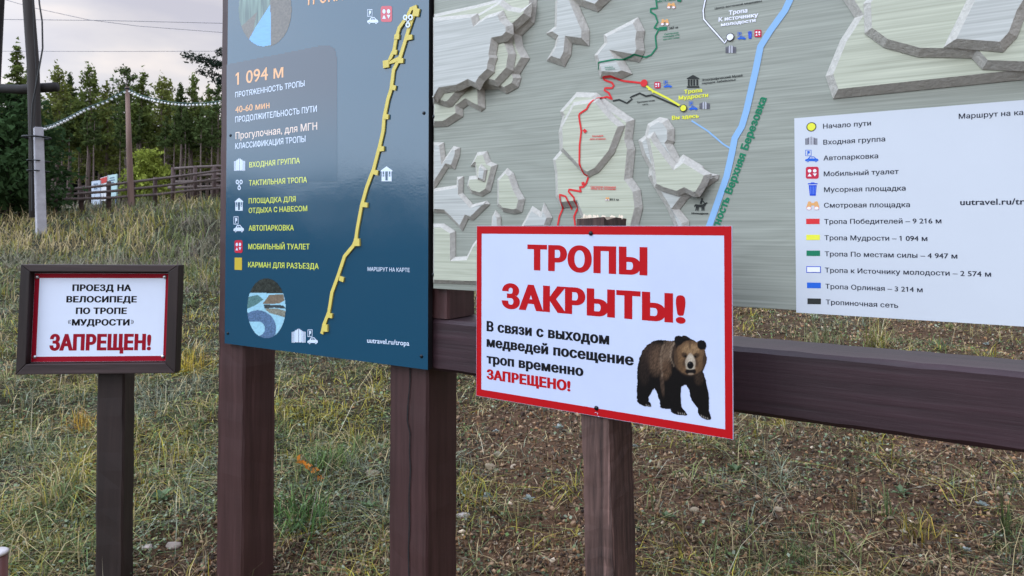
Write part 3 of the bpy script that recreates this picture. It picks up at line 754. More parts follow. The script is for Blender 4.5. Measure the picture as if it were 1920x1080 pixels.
mb = Parts(mapo, IM, 'text_line')
h1 = 0.0012
for body, a, b, cap, m_ in (('Тропа', (1217, 129), (1378, 106), 38, 7), ('К источнику', (1130, 186), (1470, 143), 36, 7), ('молодости', (1150, 226), (1448, 186), 30, 7), ('Тропа', (835, 805), (990, 788), 34, 8), ('Мудрости', (788, 856), (1042, 830), 34, 8), ('Вы здесь', (730, 1027), (962, 1008), 34, 8)):
    text(mb, BM, body, a, b, cap, m_, h1, 0.05, RC2)
for body, a, b, cap, m_ in (('Центр восточной медицины', (1098, 80), (1500, 15), 17, 11), ('Этнографический Музей', (988, 695), (1335, 655), 19, 11), ('народов Забайкалья', (988, 722), (1275, 690), 17, 11), ('Тропиночная', (428, 885), (582, 867), 15, 11), ('сеть', (478, 902), (528, 896), 13, 11),
                            ('387 м', (705, 252), (782, 242), 20, 11), ('Смотровая', (665, 300), (785, 284), 13, 9), ('площадка «По', (652, 322), (795, 303), 13, 9), ('местам силы»', (655, 345), (795, 325), 13, 9), ('МЕСТА СИЛЫ', (605, 22), (760, 2), 18, 9)):
    text(mb, BM, body, a, b, cap, m_, h1, 0.03, RC2)
text(mb, BM, 'Вишнёвая', (155, 583), (225, 577), 10, 9, rh(*PP([(180, 580)], RC2)[0], .002), 0.03, RC2)
text(mb, BM, 'поляна', (160, 600), (240, 592), 10, 9, rh(*PP([(180, 580)], RC2)[0], .002), 0.03, RC2)
hz = rh(*PP([(1460, 165)], RB)[0], .002)
text(mb, BM, 'Беседка', (1420, 168), (1513, 163), 14, 10, hz, 0.04, RB); text(mb, BM, 'для отдыха', (1398, 192), (1532, 190), 14, 10, hz, 0.04, RB)
hz = rh(*PP([(1500, 600)], RB)[0], .002)
text(mb, BM, 'Смотровая площадка', (1405, 602), (1620, 604), 14, 10, hz, 0.04, RB); text(mb, BM, 'обзор на д. Сотниково', (1405, 618), (1620, 622), 14, 10, hz, 0.04, RB)
text(mb, BM, '811 м', (1570, 712), (1645, 714), 18, 11, hz, 0.04, RB)
put_icon(mb, BM, 'binoc', (1532, 682, 1566, 714), PAL, RB, hz)
text(mb, BM, 'Ипподром', (898, 922), (1042, 922), 16, 11, h1, 0.05, RE)
text(mb, BM, 'Местность Верхняя Березовка', (1333.5, 468), (1438, 184), 14.5, 9, h1, 0.055)
P2 = dict(PAL, a=2)
put_icon(mb, BM, 'parking', (1292, 275, 1365, 340), P2, RC2, h1); put_icon(mb, BM, 'bin', (1380, 268, 1420, 330), PAL, RC2, h1); put_icon(mb, BM, 'toilet', (1438, 255, 1498, 318), PAL, RC2, h1)
put_icon(mb, BM, 'gate', (1190, 388, 1280, 455), PAL, RC2, h1)
put_icon(mb, BM, 'toilet', (580, 702, 632, 757), PAL, RC2, h1); put_icon(mb, BM, 'parking', (658, 690, 732, 752), P2, RC2, h1)
put_icon(mb, BM, 'museum', (858, 642, 965, 752), PAL, RC2, h1)
put_icon(mb, BM, 'parking', (875, 870, 950, 945), P2, RC2, h1); put_icon(mb, BM, 'gate', (966, 872, 1055, 935), PAL, RC2, h1)
put_icon(mb, BM, 'binoc', (688, 20, 762, 75), PAL, RC2, h1); put_icon(mb, BM, 'binoc', (635, 160, 706, 220), PAL, RC2, h1)
put_icon(mb, BM, 'rider', (922, 812, 1040, 892), PAL, RE, h1)

for p in ((820, 220), (817, 514.5)):
    c = BM.uv(*p); hh = rh(*c, 0.0005); MB().dome((c[0], c[1], hh), 0.0052, 0.003).build('screw', M_screw, mapo, True)

# ------------------------------------------------------------------ blue panel
bb = empty('blue_trail_panel', BB.M, label='glossy dark blue trail panel with yellow cut-out route, left of the pale relief map', cat='information panel')
bw = BB.uv(421, 645)[0]; bv0 = 0.5 * (BB.uv(803, 692)[1] + BB.uv(421, 645)[1]); bv1 = 0.86
M_bp = bpy.data.materials.new('glossy dark blue print'); M_bp.use_nodes = True
n_, l_ = M_bp.node_tree.nodes, M_bp.node_tree.links; p_ = n_['Principled BSDF']
p_.inputs['Base Color'].default_value = (*lin(20, 68, 92), 1); p_.inputs['Roughness'].default_value = 0.11; p_.inputs['Specular IOR Level'].default_value = 0.8; p_.inputs['IOR'].default_value = 1.6
t_ = N(n_, 'ShaderNodeTexCoord'); z_ = N(n_, 'ShaderNodeTexNoise'); z_.inputs['Scale'].default_value = 160; z_.inputs['Detail'].default_value = 2
z2_ = N(n_, 'ShaderNodeTexNoise'); z2_.inputs['Scale'].default_value = 5; z2_.inputs['Detail'].default_value = 3
l_.new(t_.outputs['Object'], z_.inputs[0]); l_.new(t_.outputs['Object'], z2_.inputs[0])
bu = N(n_, 'ShaderNodeBump'); bu.inputs['Strength'].default_value = 0.06; bu.inputs['Distance'].default_value = 0.002; l_.new(z_.outputs['Fac'], bu.inputs['Height'])
bu2 = N(n_, 'ShaderNodeBump'); bu2.inputs['Strength'].default_value = 0.10; bu2.inputs['Distance'].default_value = 0.01; l_.new(z2_.outputs['Fac'], bu2.inputs['Height']); l_.new(bu.outputs[0], bu2.inputs['Normal'])
l_.new(bu2.outputs[0], p_.inputs['Normal'])
def glossy(m, rough=0.13):
    p = m.node_tree.nodes['Principled BSDF']; p.inputs['Roughness'].default_value = rough; p.inputs['Specular IOR Level'].default_value = 0.7; p.inputs['IOR'].default_value = 1.6
    return m
mb = MB()
mb.add([(bw, bv0, 0), (0, bv0, 0), (0, bv1, 0), (bw, bv1, 0)], [(0, 1, 2, 3)], 0)
mb.add([(bw, bv0, -.020), (0, bv0, -.020), (0, bv1, -.020), (bw, bv1, -.020), (bw, bv0, 0), (0, bv0, 0), (0, bv1, 0), (bw, bv1, 0)], [(3, 2, 1, 0), (0, 1, 5, 4), (1, 2, 6, 5), (2, 3, 7, 6), (3, 0, 4, 7)], 1)
mb.build('panel', [M_bp, M_edge], bb)
Q1, Q2, Q3 = (400, 0, 4.571), (400, 220, 4.571), (400, 450, 4.571)
M_or = glossy(ink('orange print', (228, 168, 112))); M_pl = glossy(ink('pale print', (205, 218, 236))); M_yg = glossy(ink('yellow green print', (206, 216, 92))); M_redg = glossy(ink('gloss red print', (190, 42, 64))); M_pk = glossy(ink('pale pink print', (226, 204, 190)))
M_goldt = glossy(ink('gold print', (196, 170, 60)))
BI = [M_pl, M_or, M_yg, M_redg, M_pk, M_goldt]
mb = Parts(bb, BI, 'text_line'); hb = 0.0007
for body, a, b, cap, m_, w_, rg in (('ТРОПА МУДРОСТИ', (790, 48), (1760, -100), 115, 1, .02, Q1), ('1 094 м', (190, 730), (600, 662), 112, 1, .012, Q1), ('ПРОТЯЖЕННОСТЬ ТРОПЫ', (188, 836), (782, 738), 47, 0, .012, Q1), ('40-60 мин', (188, 968), (482, 925), 58, 1, .014, Q1),
        ('ПРОДОЛЖИТЕЛЬНОСТЬ ПУТИ', (188, 1050), (887, 957), 50, 0, .012, Q1), ('Прогулочная, для МГН', (190, 188), (890, 105), 60, 4, .012, Q2), ('КЛАССИФИКАЦИЯ ТРОПЫ', (188, 272), (790, 210), 50, 0, .012, Q2),
        ('ВХОДНАЯ ГРУППА', (308, 430), (742, 393), 46, 2, .02, Q2), ('ТАКТИЛЬНАЯ ТРОПА', (305, 585), (803, 558), 46, 2, .02, Q2), ('ПЛОЩАДКА ДЛЯ', (303, 738), (705, 722), 44, 2, .02, Q2), ('ОТДЫХА С НАВЕСОМ', (303, 820), (805, 803), 44, 2, .02, Q2),
        ('АВТОПАРКОВКА', (303, 972), (690, 969), 46, 2, .02, Q2), ('МОБИЛЬНЫЙ ТУАЛЕТ', (300, 79), (825, 81), 46, 2, .02, Q3), ('КАРМАН ДЛЯ РАЗЪЕЗДА', (298, 233), (903, 249), 46, 2, .02, Q3),
        ('МАРШРУТ НА КАРТЕ', (1322, 265), (1683, 275), 34, 0, .012, Q3), ('uutravel.ru/tropa', (1318, 880), (1680, 907), 44, 0, .02, Q3)):
    text(mb, BB, body, a, b, cap, m_, hb, w_, rg)

mb = Parts(bb, BI, 'symbol'); PB = dict(a=0, b=0, r=3, w=0)
put_icon(mb, BB, 'gate', (178, 352, 272, 458), PB, Q2, hb); put_icon(mb, BB, 'tactile', (190, 535, 254, 622), PB, Q2, hb); put_icon(mb, BB, 'gazebo', (184, 690, 256, 800), PB, Q2, hb)
put_icon(mb, BB, 'parking', (172, 850, 262, 985), PB, Q2, hb); put_icon(mb, BB, 'toilet', (182, 2, 250, 110), PB, Q3, hb)
flat(mb, px_poly(BB, [(182, 255), (245, 258), (245, 152), (182, 150)], Q3, hb), 5, hb)
put_icon(mb, BB, 'gazebo', (1436, 420, 1534, 548), PB, Q2, hb); put_icon(mb, BB, 'parking', (1318, 80, 1414, 205), PB, Q1, hb); put_icon(mb, BB, 'toilet', (1435, 52, 1532, 188), PB, Q1, hb)
put_icon(mb, BB, 'gate', (672, 762, 790, 880), PB, Q3, hb); put_icon(mb, BB, 'parking', (806, 768, 896, 892), PB, Q3, hb)

# raised yellow route, cut out of sheet and screwed on
mb = MB()
px1 = lambda pts, rg: px_poly(BB, pts, rg, 0.006)
main = px1([(1715, 120), (1670, 250), (1640, 350), (1600, 480), (1575, 530), (1540, 600), (1520, 760), (1492, 850), (1460, 1005)], Q1) + px1([(1450, 120), (1420, 250), (1370, 440), (1310, 600), (1265, 760), (1230, 950), (1216, 1050)], Q2) + px1([(1195, 50), (1120, 140), (1060, 320), (1012, 450), (985, 620), (945, 720), (925, 805)], Q3)
ribbon(mb, main, 0.0118, 0, 0.0046, 0.02, 0.0044)
loop = px1([(1740, 55), (1690, 75), (1660, 140), (1590, 235), (1562, 330), (1545, 430), (1490, 545), (1590, 500)], Q1)
ribbon(mb, loop, 0.0112, 0, 0.0050, 0.02, 0.0046)
def tab(p, rg, w=0.022, hgt=0.02, a=-12, dz=0.0):
    c = Vector(px1([p], rg)[0]); ca, sa = math.cos(R(a)), math.sin(R(a))
    q = [(c.x + x * ca - y * sa, c.y + x * sa + y * ca) for x, y in ((-w / 2, -hgt / 2), (w / 2, -hgt / 2), (w / 2, hgt / 2), (-w / 2, hgt / 2))]
    h_ = 0.0054 + dz
    mb.add([(x, y, h_) for x, y in q] + [(x, y, 0.0002) for x, y in q], [(0, 1, 2, 3), (0, 4, 5, 1), (1, 5, 6, 2), (2, 6, 7, 3), (3, 7, 4, 0)])
for i, (p, rg) in enumerate((((1735, 105), Q1), ((1570, 315), Q1), ((1680, 320), Q1), ((1550, 445), Q1), ((1605, 520), Q1), ((1478, 548), Q1), ((1540, 750), Q1), ((1478, 1000), Q1), ((1440, 270), Q2), ((1388, 472), Q2), ((1300, 750), Q2), ((1228, 20), Q3), ((1095, 335), Q3), ((998, 648), Q3), ((955, 755), Q3))):
    big = i in (0, 5, 11, 14); tab(p, rg, 0.022 if big else 0.018, 0.022 if big else 0.014, -14 + 8 * (i % 3), 0.0004 * (i % 3))
mb.build('route_cutout', M_yel, bb)
put_icon(Parts(bb, BI, 'symbol'), BB, 'tactile', (1622, 125, 1712, 235), PB, Q1, 0.0076)
for p in ((795, 212), (427.5, 625), (790.5, 668), (432.5, 254)):
    c = BB.uv(*p); MB().dome((c[0], c[1], 0.0003), 0.005, 0.003).build('screw', M_screw, bb, True)
# the grey rounded plate behind the figures, fading out downwards as printed
M_prg = glossy(mat('gloss printed picture', (0.3, 0.3, 0.3), 0.13, attr=True))
def plate(x, y):
    top = 118 + (x - 435) * -0.20; inside = (x < 632) & (y > top - 0)
    rx, ry = x - 606, y - (top + 30); inside &= ~((rx > 0) & (ry < 0) & (rx ** 2 + (ry * 0.87) ** 2 > 26 ** 2))
    t = sm(y, 130, 330)[:, None]
    return np.array(lin(52, 62, 78)) * (1 - t) + np.array(lin(20, 68, 92)) * t, inside
picture('printed_plate', BB, (425, 60, 634, 340), 100, 110, plate, M_prg, 0.0003, bb)
def forest_photo(x, y):
    cx, cy, rx, ry = 497, 18, 50, 70
    dx, dy = (x - cx) / rx, (y - cy) / ry; m = dx ** 2 + dy ** 2 < 1
    s = vnoise(x, y * 0.06, 0.45, 2)[:, None]
    c = np.array(lin(30, 62, 66)) * (1 - s) + np.array(lin(112, 140, 128)) * s
    c = np.where((x > 507)[:, None], np.array(lin(86, 78, 70)) * (0.6 + 0.8 * vnoise(x, y, .5, 4)[:, None]), c)
    lo = inpoly(x, y, [(450, 52), (482, 22), (474, 60), (462, 92), (440, 84)]); c = np.where(lo[:, None], np.array(lin(92, 86, 78)) * (0.7 + 0.6 * vnoise(x, y, .6, 9)[:, None]), c)
    w = inpoly(x, y, [(507, 8), (508, 84), (485, 89), (463, 81), (480, 50)]); c = np.where(w[:, None], np.array(lin(92, 160, 216)) * (0.9 + 0.2 * vnoise(x * .2, y, .8, 6)[:, None]), c)
    return c, m
picture('printed_photo', BB, (446, -52, 548, 90), 90, 120, forest_photo, M_prg, 0.0005, bb)
def mosaic_photo(x, y):
    dx, dy = (x - 455) / 166, (y - 585) / 258; m = dx ** 2 + dy ** 2 < 1
    nf = vnoise(x, y, 0.16, 3)[:, None]; nfs = vnoise(x, y, 0.08, 5)[:, None]
    c = np.array(lin(150, 196, 214)) * (0.9 + 0.2 * nfs)
    up_ = y < 455 + 0.02 * (x - 455); c = np.where(up_[:, None], np.array(lin(44, 48, 44)) * (0.6 + 1.0 * nfs), c)
    tan_ = inpoly(x, y, [(480, 470), (600, 465), (610, 520), (560, 545), (420, 550)]); c = np.where(tan_[:, None], np.array(lin(118, 104, 88)) * (.7 + .6 * nf), c)
    gr = inpoly(x, y, [(290, 490), (380, 470), (430, 510), (360, 560), (290, 590)]); c = np.where(gr[:, None], np.array(lin(86, 122, 122)) * (.7 + .6 * nf), c)
    gv = inpoly(x, y, [(440, 590), (540, 585), (625, 610), (620, 665), (480, 625)]); c = np.where(gv[:, None], np.array(lin(128, 128, 116)) * (.6 + .8 * nf), c)
    dk = inpoly(x, y, [(430, 552), (600, 560), (625, 590), (520, 580), (440, 590)]); c = np.where(dk[:, None], np.array(lin(60, 66, 68)) * (.6 + .8 * nf), c)
    d = np.sqrt(((x - 380) / 1.0) ** 2 + ((y - 760) / 1.0) ** 2); band = (d > 62) & (d < 158) & ((x > 385) | (y < 700)); c = np.where(band[:, None], np.array(lin(84, 110, 142)) * (.6 + .8 * nf), c)
    return c, m
picture('printed_photo', BB, (286, 325, 624, 845), 80, 120, mosaic_photo, M_prg, 0.0005, bb, Q3)

# ------------------------------------------------------------------ closed-trails sign on its post
cs = empty('closed_trails_sign', BC.M, label='white warning sign with red border and a printed brown bear on a rough wooden post', cat='warning sign')
HC = 0.40
MB().box(0, WC, 0, HC, -0.004, 0).build('sign_panel', [M_white], cs)
mb = MB(); h1 = 0.00028
fw = 0.0148
flat(mb, [[(.0006, .0006), (WC - .0006, .0006), (WC - .0006, HC - .0006), (.0006, HC - .0006)], [(fw, fw + .002), (fw, HC - fw - .0035), (WC - fw, HC - fw - .0035), (WC - fw, fw + .002)]], 0, h1)
mb.build('border', M_red, cs)
RS, RS2 = (870, 400, 3.6), (870, 580, 3.6)
mb = Parts(cs, [M_red, M_black], 'text_line')
text(mb, BC, 'ТРОПЫ', (427, 382), (1238, 420), 172, 0, h1, .068, RS)
text(mb, BC, 'ЗАКРЫТЫ!', (254, 640), (1496, 746), 170, 0, h1, .068, RS)
text(mb, BC, 'В связи с выходом', (152, 147), (980, 239), 70, 1, h1, .058, RS2)
text(mb, BC, 'медведей посещение', (152, 252), (1146, 381), 68, 1, h1, .058, RS2)
text(mb, BC, 'троп временно', (152, 364), (806, 453), 66, 1, h1, .058, RS2)
text(mb, BC, 'ЗАПРЕЩЕНО!', (152, 470), (719, 555), 68, 0, h1, .072, RS2)

BEAR = [(85, 600), (80, 520), (90, 420), (110, 340), (140, 270), (190, 210), (250, 170), (310, 155), (370, 155), (420, 162), (455, 165), (480, 160), (478, 140), (490, 120), (515, 110), (545, 112), (558, 118), (575, 108), (605, 112), (635, 130), (650, 142), (690, 158), (715, 178), (735, 165), (765, 155), (800, 165), (820, 195), (820, 230), (805, 265), (815, 310), (828, 350), (820, 400), (800, 450), (785, 490), (800, 530), (815, 590), (825, 640), (845, 720), (852, 790), (850, 850), (848, 910), (865, 960), (875, 990), (860, 1010), (830, 1008), (780, 990), (740, 955), (725, 920), (728, 880), (700, 850), (665, 800), (645, 750), (638, 690), (615, 650), (600, 630), (575, 640), (550, 662), (550, 720), (550, 800), (556, 870), (580, 900), (610, 935), (618, 955), (590, 962), (540, 960), (480, 945), (440, 920), (437, 890), (400, 893), (350, 885), (325, 870), (325, 820), (310, 770), (290, 710), (268, 665), (240, 705), (210, 760), (205, 810), (230, 835), (238, 865), (210, 870), (160, 862), (110, 840), (80, 810), (78, 750), (80, 680)]
def bear(x, y):
    wob = (vnoise(x, y, 0.09, 2) - .5) * 9
    m = inpoly(x + wob, y + wob * .6, BEAR)
    C = np.tile(np.array(lin(20, 15, 13)), (len(x), 1))
    fur = vnoise(x + 0.5 * y, y * 0.35, 0.16, 4)[:, None]; fine = vnoise(x, y, 0.22, 7)[:, None]
    def blob(cx, cy, rx, ry, col, k=1.0, ang=0.0, soft=1.0, tex=0.0):
        nonlocal C
        a = R(ang); dx, dy = x - cx, y - cy
        u, v = (dx * math.cos(a) + dy * math.sin(a)) / rx, (-dx * math.sin(a) + dy * math.cos(a)) / ry
        w = (k * (1 - sm(u * u + v * v, 1 - soft * .9, 1 + soft * .2)))[:, None]
        w = np.clip(w * (1 - tex + 2 * tex * fur), 0, 1)
        C = C * (1 - w) + np.array(lin(*col)) * w
    blob(235, 300, 130, 150, (74, 56, 46), .9, 20, 1, .5); blob(300, 370, 110, 190, (106, 82, 64), .85, 10, 1, .55)
    blob(400, 300, 75, 190, (128, 104, 84), .9, 18, 1, .5); blob(390, 470, 70, 130, (104, 78, 58), .8, 5, 1, .6)
    blob(160, 470, 70, 190, (52, 40, 34), .7, 0, 1, .5); blob(740, 560, 60, 90, (74, 56, 42), .6, 0, 1, .5); blob(350, 620, 26, 160, (92, 72, 58), .7, -6, 1, .4)
    for q, (cx, cy) in enumerate(((478, 190), (462, 215), (450, 245), (442, 275), (438, 305), (440, 335), (447, 365), (458, 395), (474, 425))): blob(cx, cy, 15 - .6 * q, 24, (166, 142, 118), .6, 8, 1, .5); blob(cx + 24, cy + 8, 15, 26, (58, 44, 36), .7, 8, 1, .2)
    for q, (cx, cy) in enumerate(((370, 200), (352, 240), (340, 290), (334, 340), (336, 390), (342, 450), (350, 520))): blob(cx, cy, 13, 36, (150, 126, 104), .5, 6, 1, .6)
    blob(655, 352, 190, 200, (62, 47, 37), .9, 0, .35, .2)
    blob(650, 345, 178, 190, (122, 92, 66), 1, 0, .25, .2); blob(650, 350, 150, 178, (140, 106, 74), .95, 0, .8, .35); blob(650, 255, 110, 70, (172, 136, 98), .9, 0, 1, .35)
    blob(800, 380, 26, 110, (70, 52, 40), .9, 6, .9, .2); blob(500, 350, 22, 130, (92, 70, 52), .9, -6, .9, .2); blob(560, 430, 50, 70, (112, 84, 58), .7, 0, 1, .4); blob(745, 420, 50, 80, (112, 84, 58), .7, 0, 1, .4)
    blob(645, 205, 16, 60, (96, 72, 52), .7, 0, 1, .3)
    blob(525, 162, 50, 52, (26, 21, 19), 1, 0, .3); blob(772, 208, 50, 54, (22, 18, 17), 1, 0, .3); blob(600, 125, 45, 20, (40, 33, 29), .9, 0, .5)
    blob(588, 318, 44, 34, (58, 42, 32), .85, 28, 1); blob(712, 324, 44, 34, (58, 42, 32), .85, -28, 1); blob(598, 330, 15, 13, (16, 12, 11), 1, 0, .6); blob(702, 334, 15, 13, (16, 12, 11), 1, 0, .6); blob(590, 395, 26, 60, (84, 62, 46), .8, 10, 1, .2); blob(712, 398, 26, 60, (84, 62, 46), .8, -10, 1, .2)
    blob(650, 400, 60, 92, (196, 178, 156), 1, 0, .45); blob(650, 345, 36, 55, (224, 208, 186), .8, 0, 1)
    blob(654, 492, 62, 36, (30, 22, 20), 1, 0, .4); blob(655, 518, 36, 14, (176, 150, 126), .8, 0, .7); blob(652, 455, 56, 20, (206, 190, 168), .8, 0, .7)
    blob(650, 424, 36, 42, (14, 12, 13), 1, 0, .25); blob(640, 402, 14, 8, (96, 92, 92), .7, 0, 1)
    for cx, cy in ((180, 850), (200, 856), (220, 860)): blob(cx, cy, 4, 14, (190, 180, 170), .9, -10)
    for cx, cy in ((522, 935), (545, 940), (568, 942), (590, 945)): blob(cx, cy, 4, 18, (196, 186, 176), .9, -20)
    for cx, cy in ((768, 962), (790, 974), (812, 984), (835, 992)): blob(cx, cy, 4, 16, (206, 196, 186), .9, -28)
    C = C * 0.54 * (0.72 + 0.56 * fine) * (0.82 + 0.36 * fur)
    return C, m
picture('bear_picture', BC, (70, 100, 885, 1020), 190, 205, bear, M_print, h1 * 2, cs, (1180, 610, 5.682))
for i, p in enumerate(((1108, 437.5), (1118.5, 765))):
    mb = MB(); c = BC.uv(*p); mb.dome((c[0], c[1], .0003), .0048, .0035, 14)
    mb.build('screw', M_screw, cs, True)
# the nick in the red border under the lower screw
mb = MB(); c = BC.uv(1119, 775); 
for dx, dy, w_, h_ in ((-.004, .001, .004, .0012), (.002, -.002, .0012, .004), (.003, -.006, .004, .0012)): flat(mb, rect(c[0] + dx, c[1] + dy, c[0] + dx + w_, c[1] + dy + h_), 0, .0014)
mb.build('scratch', M_white, cs)
# rough squared post behind the panel
hb_ = -0.0045
t0, t1 = BC.uv(1081, 409, hb_), BC.uv(1098, 1080, hb_)
wpost = BC.uv(1146, 850, hb_)[0] - BC.uv(1092, 850, hb_)[0]
dpost = 0.105
slope = (t1[0] - t0[0]) / (t1[1] - t0[1])
yb = -1.35; rnd = random.Random(12); vs, fs = [], []; k = 90
for i in range(k + 1):
    y = yb + (t0[1] - yb) * i / k; x = t0[0] + slope * (y - t0[1]); j = 0.0016
    e_ = [(0, 0), (-.001, -.03), (0, -.06), (.001, -dpost), (wpost * .5, -dpost), (wpost, -dpost), (wpost + .001, -.055), (wpost, -.012), (wpost - .004, -.001), (wpost * .55, 0)]
    for (a, b_) in e_:
        top = (rnd.uniform(-.004, .003) if i == k else 0)
        vs.append((x + a + rnd.uniform(-j, j), y + top, hb_ + b_ + rnd.uniform(-j, .0004)))
n_e = 10
for i in range(k):
    for q in range(n_e): fs.append((i * n_e + (q + 1) % n_e, i * n_e + q, (i + 1) * n_e + q, (i + 1) * n_e + (q + 1) % n_e))
mb = MB().add(vs, fs, 0); mb.add(vs[-n_e:], [tuple(range(n_e))[::-1]], 1)
xt = t0[0]
for q in range(26):                         # torn splinters along the raw top
    a = rnd.uniform(0, wpost); z0 = hb_ - rnd.uniform(.002, dpost - .004); hgt = rnd.uniform(.003, .010)
    mb.add([(xt + a - .003, t0[1] - .002, z0), (xt + a + .003, t0[1] - .002, z0), (xt + a + .004, t0[1] + hgt * .6, z0 - .002), (xt + a - .001, t0[1] + hgt, z0 - .004)], [(0, 1, 2, 3)], 1)
mb.build('post', [M_rough, M_cut], cs)

# ------------------------------------------------------------------ framed bicycle notice on the left
ls = empty('framed_notice', BL.M, label='small white notice with red border in a dark deep wooden frame on a single post', cat='notice')
HL = 0.30
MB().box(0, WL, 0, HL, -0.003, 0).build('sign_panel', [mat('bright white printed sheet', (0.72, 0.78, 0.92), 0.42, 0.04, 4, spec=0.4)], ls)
mb = MB(); f1 = 0.0160
flat(mb, [[(.0005, .0005), (WL - .0005, .0005), (WL - .0005, HL - .0005), (.0005, HL - .0005)], [(f1, f1 + .002), (f1, HL - f1), (WL - f1, HL - f1), (WL - f1, f1 + .002)]], 0, .00028)
mb.build('border', M_redl, ls)
RN = (0, 480, 4.8)
mb = Parts(ls, [M_redl, M_black], 'text_line')
for body, a, b, cap, m_, w_ in (('ПРОЕЗД НА', (650, 316), (1182, 316), 60, 1, .058), ('ВЕЛОСИПЕДЕ', (596, 418), (1230, 418), 58, 1, .058), ('ПО ТРОПЕ', (681, 522), (1140, 522), 58, 1, .058), ('МУДРОСТИ', (645, 626), (1165, 626), 58, 1, .058), ('«', (610, 612), (637, 612), 60, 1, .0), ('»', (1177, 612), (1203, 612), 60, 1, .0), ('ЗАПРЕЩЕН!', (442, 852), (1358, 848), 150, 0, .072)):
    text(mb, BL, body, a, b, cap, m_, .00028, w_, RN)

for p in ((337, 190), (1484, 188), (316, 908), (1467, 904)):
    mb = MB(); c = BL.uv(p[0] / 4.8, 480 + p[1] / 4.8); mb.dome((c[0], c[1], .0004), .006, .005, 14); mb.build('screw', M_screwl, ls, True)
# frame of four mitred battens standing proud of the panel
fd, fi, fo = 0.026, 0.006, 0.034
mb = MB()
def prism(poly, z0, z1):
    k = len(poly); vs = [(x, y, z1) for x, y in poly] + [(x, y, z0) for x, y in poly]
    fs = [tuple(range(k)), tuple(range(k, 2 * k))[::-1]] + [(i, i + k, (i + 1) % k + k, (i + 1) % k) for i in range(k)]
    return MB().add(vs, fs)
i0, i1, j0, j1 = -fi * .3, WL + fi * .3, -fi * .5, HL + fi
o0, o1, p0_, p1_ = i0 - fo * .9, i1 + fo, j0 - fo, j1 + fo * .7
e_ = .0004
for nm, poly, mm in (('batten', [(o0, p0_), (i0, j0), (i0, j1), (o0, p1_)], M_dark), ('batten', [(i1, j0), (o1, p0_), (o1, p1_), (i1, j1)], M_dark), ('batten', [(o0 + e_, p0_ - e_), (o1 - e_, p0_ - e_), (i1 - e_, j0 - e_), (i0 + e_, j0 - e_)], M_darkx), ('batten', [(i0 + e_, j1 + e_), (i1 - e_, j1 + e_), (o1 - e_, p1_ + e_), (o0 + e_, p1_ + e_)], M_darkx)):
    prism(poly, -0.024, fd).build(nm, mm, ls, bevel=0.002)
prism([(o0 + .004, p0_ + .004), (o1 - .004, p0_ + .004), (o1 - .004, p1_ - .004), (o0 + .004, p1_ - .004)], -0.022, -0.0036).build('backing', M_darkx, ls)
pa, pb, pc = BL.uv(182.5, 720, -.03), BL.uv(234, 720, -.03), BL.uv(178.5, 1060, -.03)
upo = upright('post', pa[0], pb[0], -.03 - .08, -.026, -1.3, HL * .6, M_dark, ls, 9)
sh = (pa[0] - pc[0]) / (pa[1] - pc[1])
for v in upo.data.vertices: v.co.x += sh * (v.co.y - pa[1])

# ------------------------------------------------------------------ bollard at the lower left corner
bo = Vector(at(-4, 1034, 1.95)); b0 = gh(bo.x, bo.y)
bol = empty('bollard', loc=(bo.x, bo.y, b0), label='short brown round bollard with a pale cap at the lower left edge', cat='bollard')
MB().tube([(0, 0, -.1), (0, 0, bo.z - b0 - .006)], .024, 20).build('body', mat('brown enamel', lin(88, 48, 40), .4, .1, 20), bol, True)
MB().tube([(0, 0, bo.z - b0 - .006), (0, 0, bo.z - b0), (0, 0, bo.z - b0 + .004)], [.026, .026, .020], 20).build('cap', mat('pale cap', lin(196, 188, 186), .4, .05, 9), bol, True)

# ------------------------------------------------------------------ far things: forest edge, poles, garlands, fence, stands
def tris(cent, size, n_rng, aspect=1.0, updown=0.0):
    """one randomly turned triangle per centre"""
    k = len(cent); a = n_rng.normal(size=(k, 3)); a /= np.linalg.norm(a, axis=1)[:, None] + 1e-9
    b = n_rng.normal(size=(k, 3)); b -= (b * a).sum(1)[:, None] * a; b /= np.linalg.norm(b, axis=1)[:, None] + 1e-9
    s = np.asarray(size)[:, None]
    V = np.stack([cent + a * s, cent - a * s * .6 + b * s * aspect * .6, cent - a * s * .6 - b * s * aspect * .6], 1).reshape(-1, 3)
    return V, np.arange(3 * k).reshape(k, 3)
M_needle = mat('pine needles', (.06, .08, .04), 0.8, attr=True, trans=0.3, spec=0.04)
M_bark = mat('pine bark', lin(106, 92, 86), 0.9, 0.45, 9, stretch=(1, 1, .25))
M_barkd = mat('grey bark', lin(74, 66, 60), 0.9, 0.4, 9, stretch=(1, 1, .25))
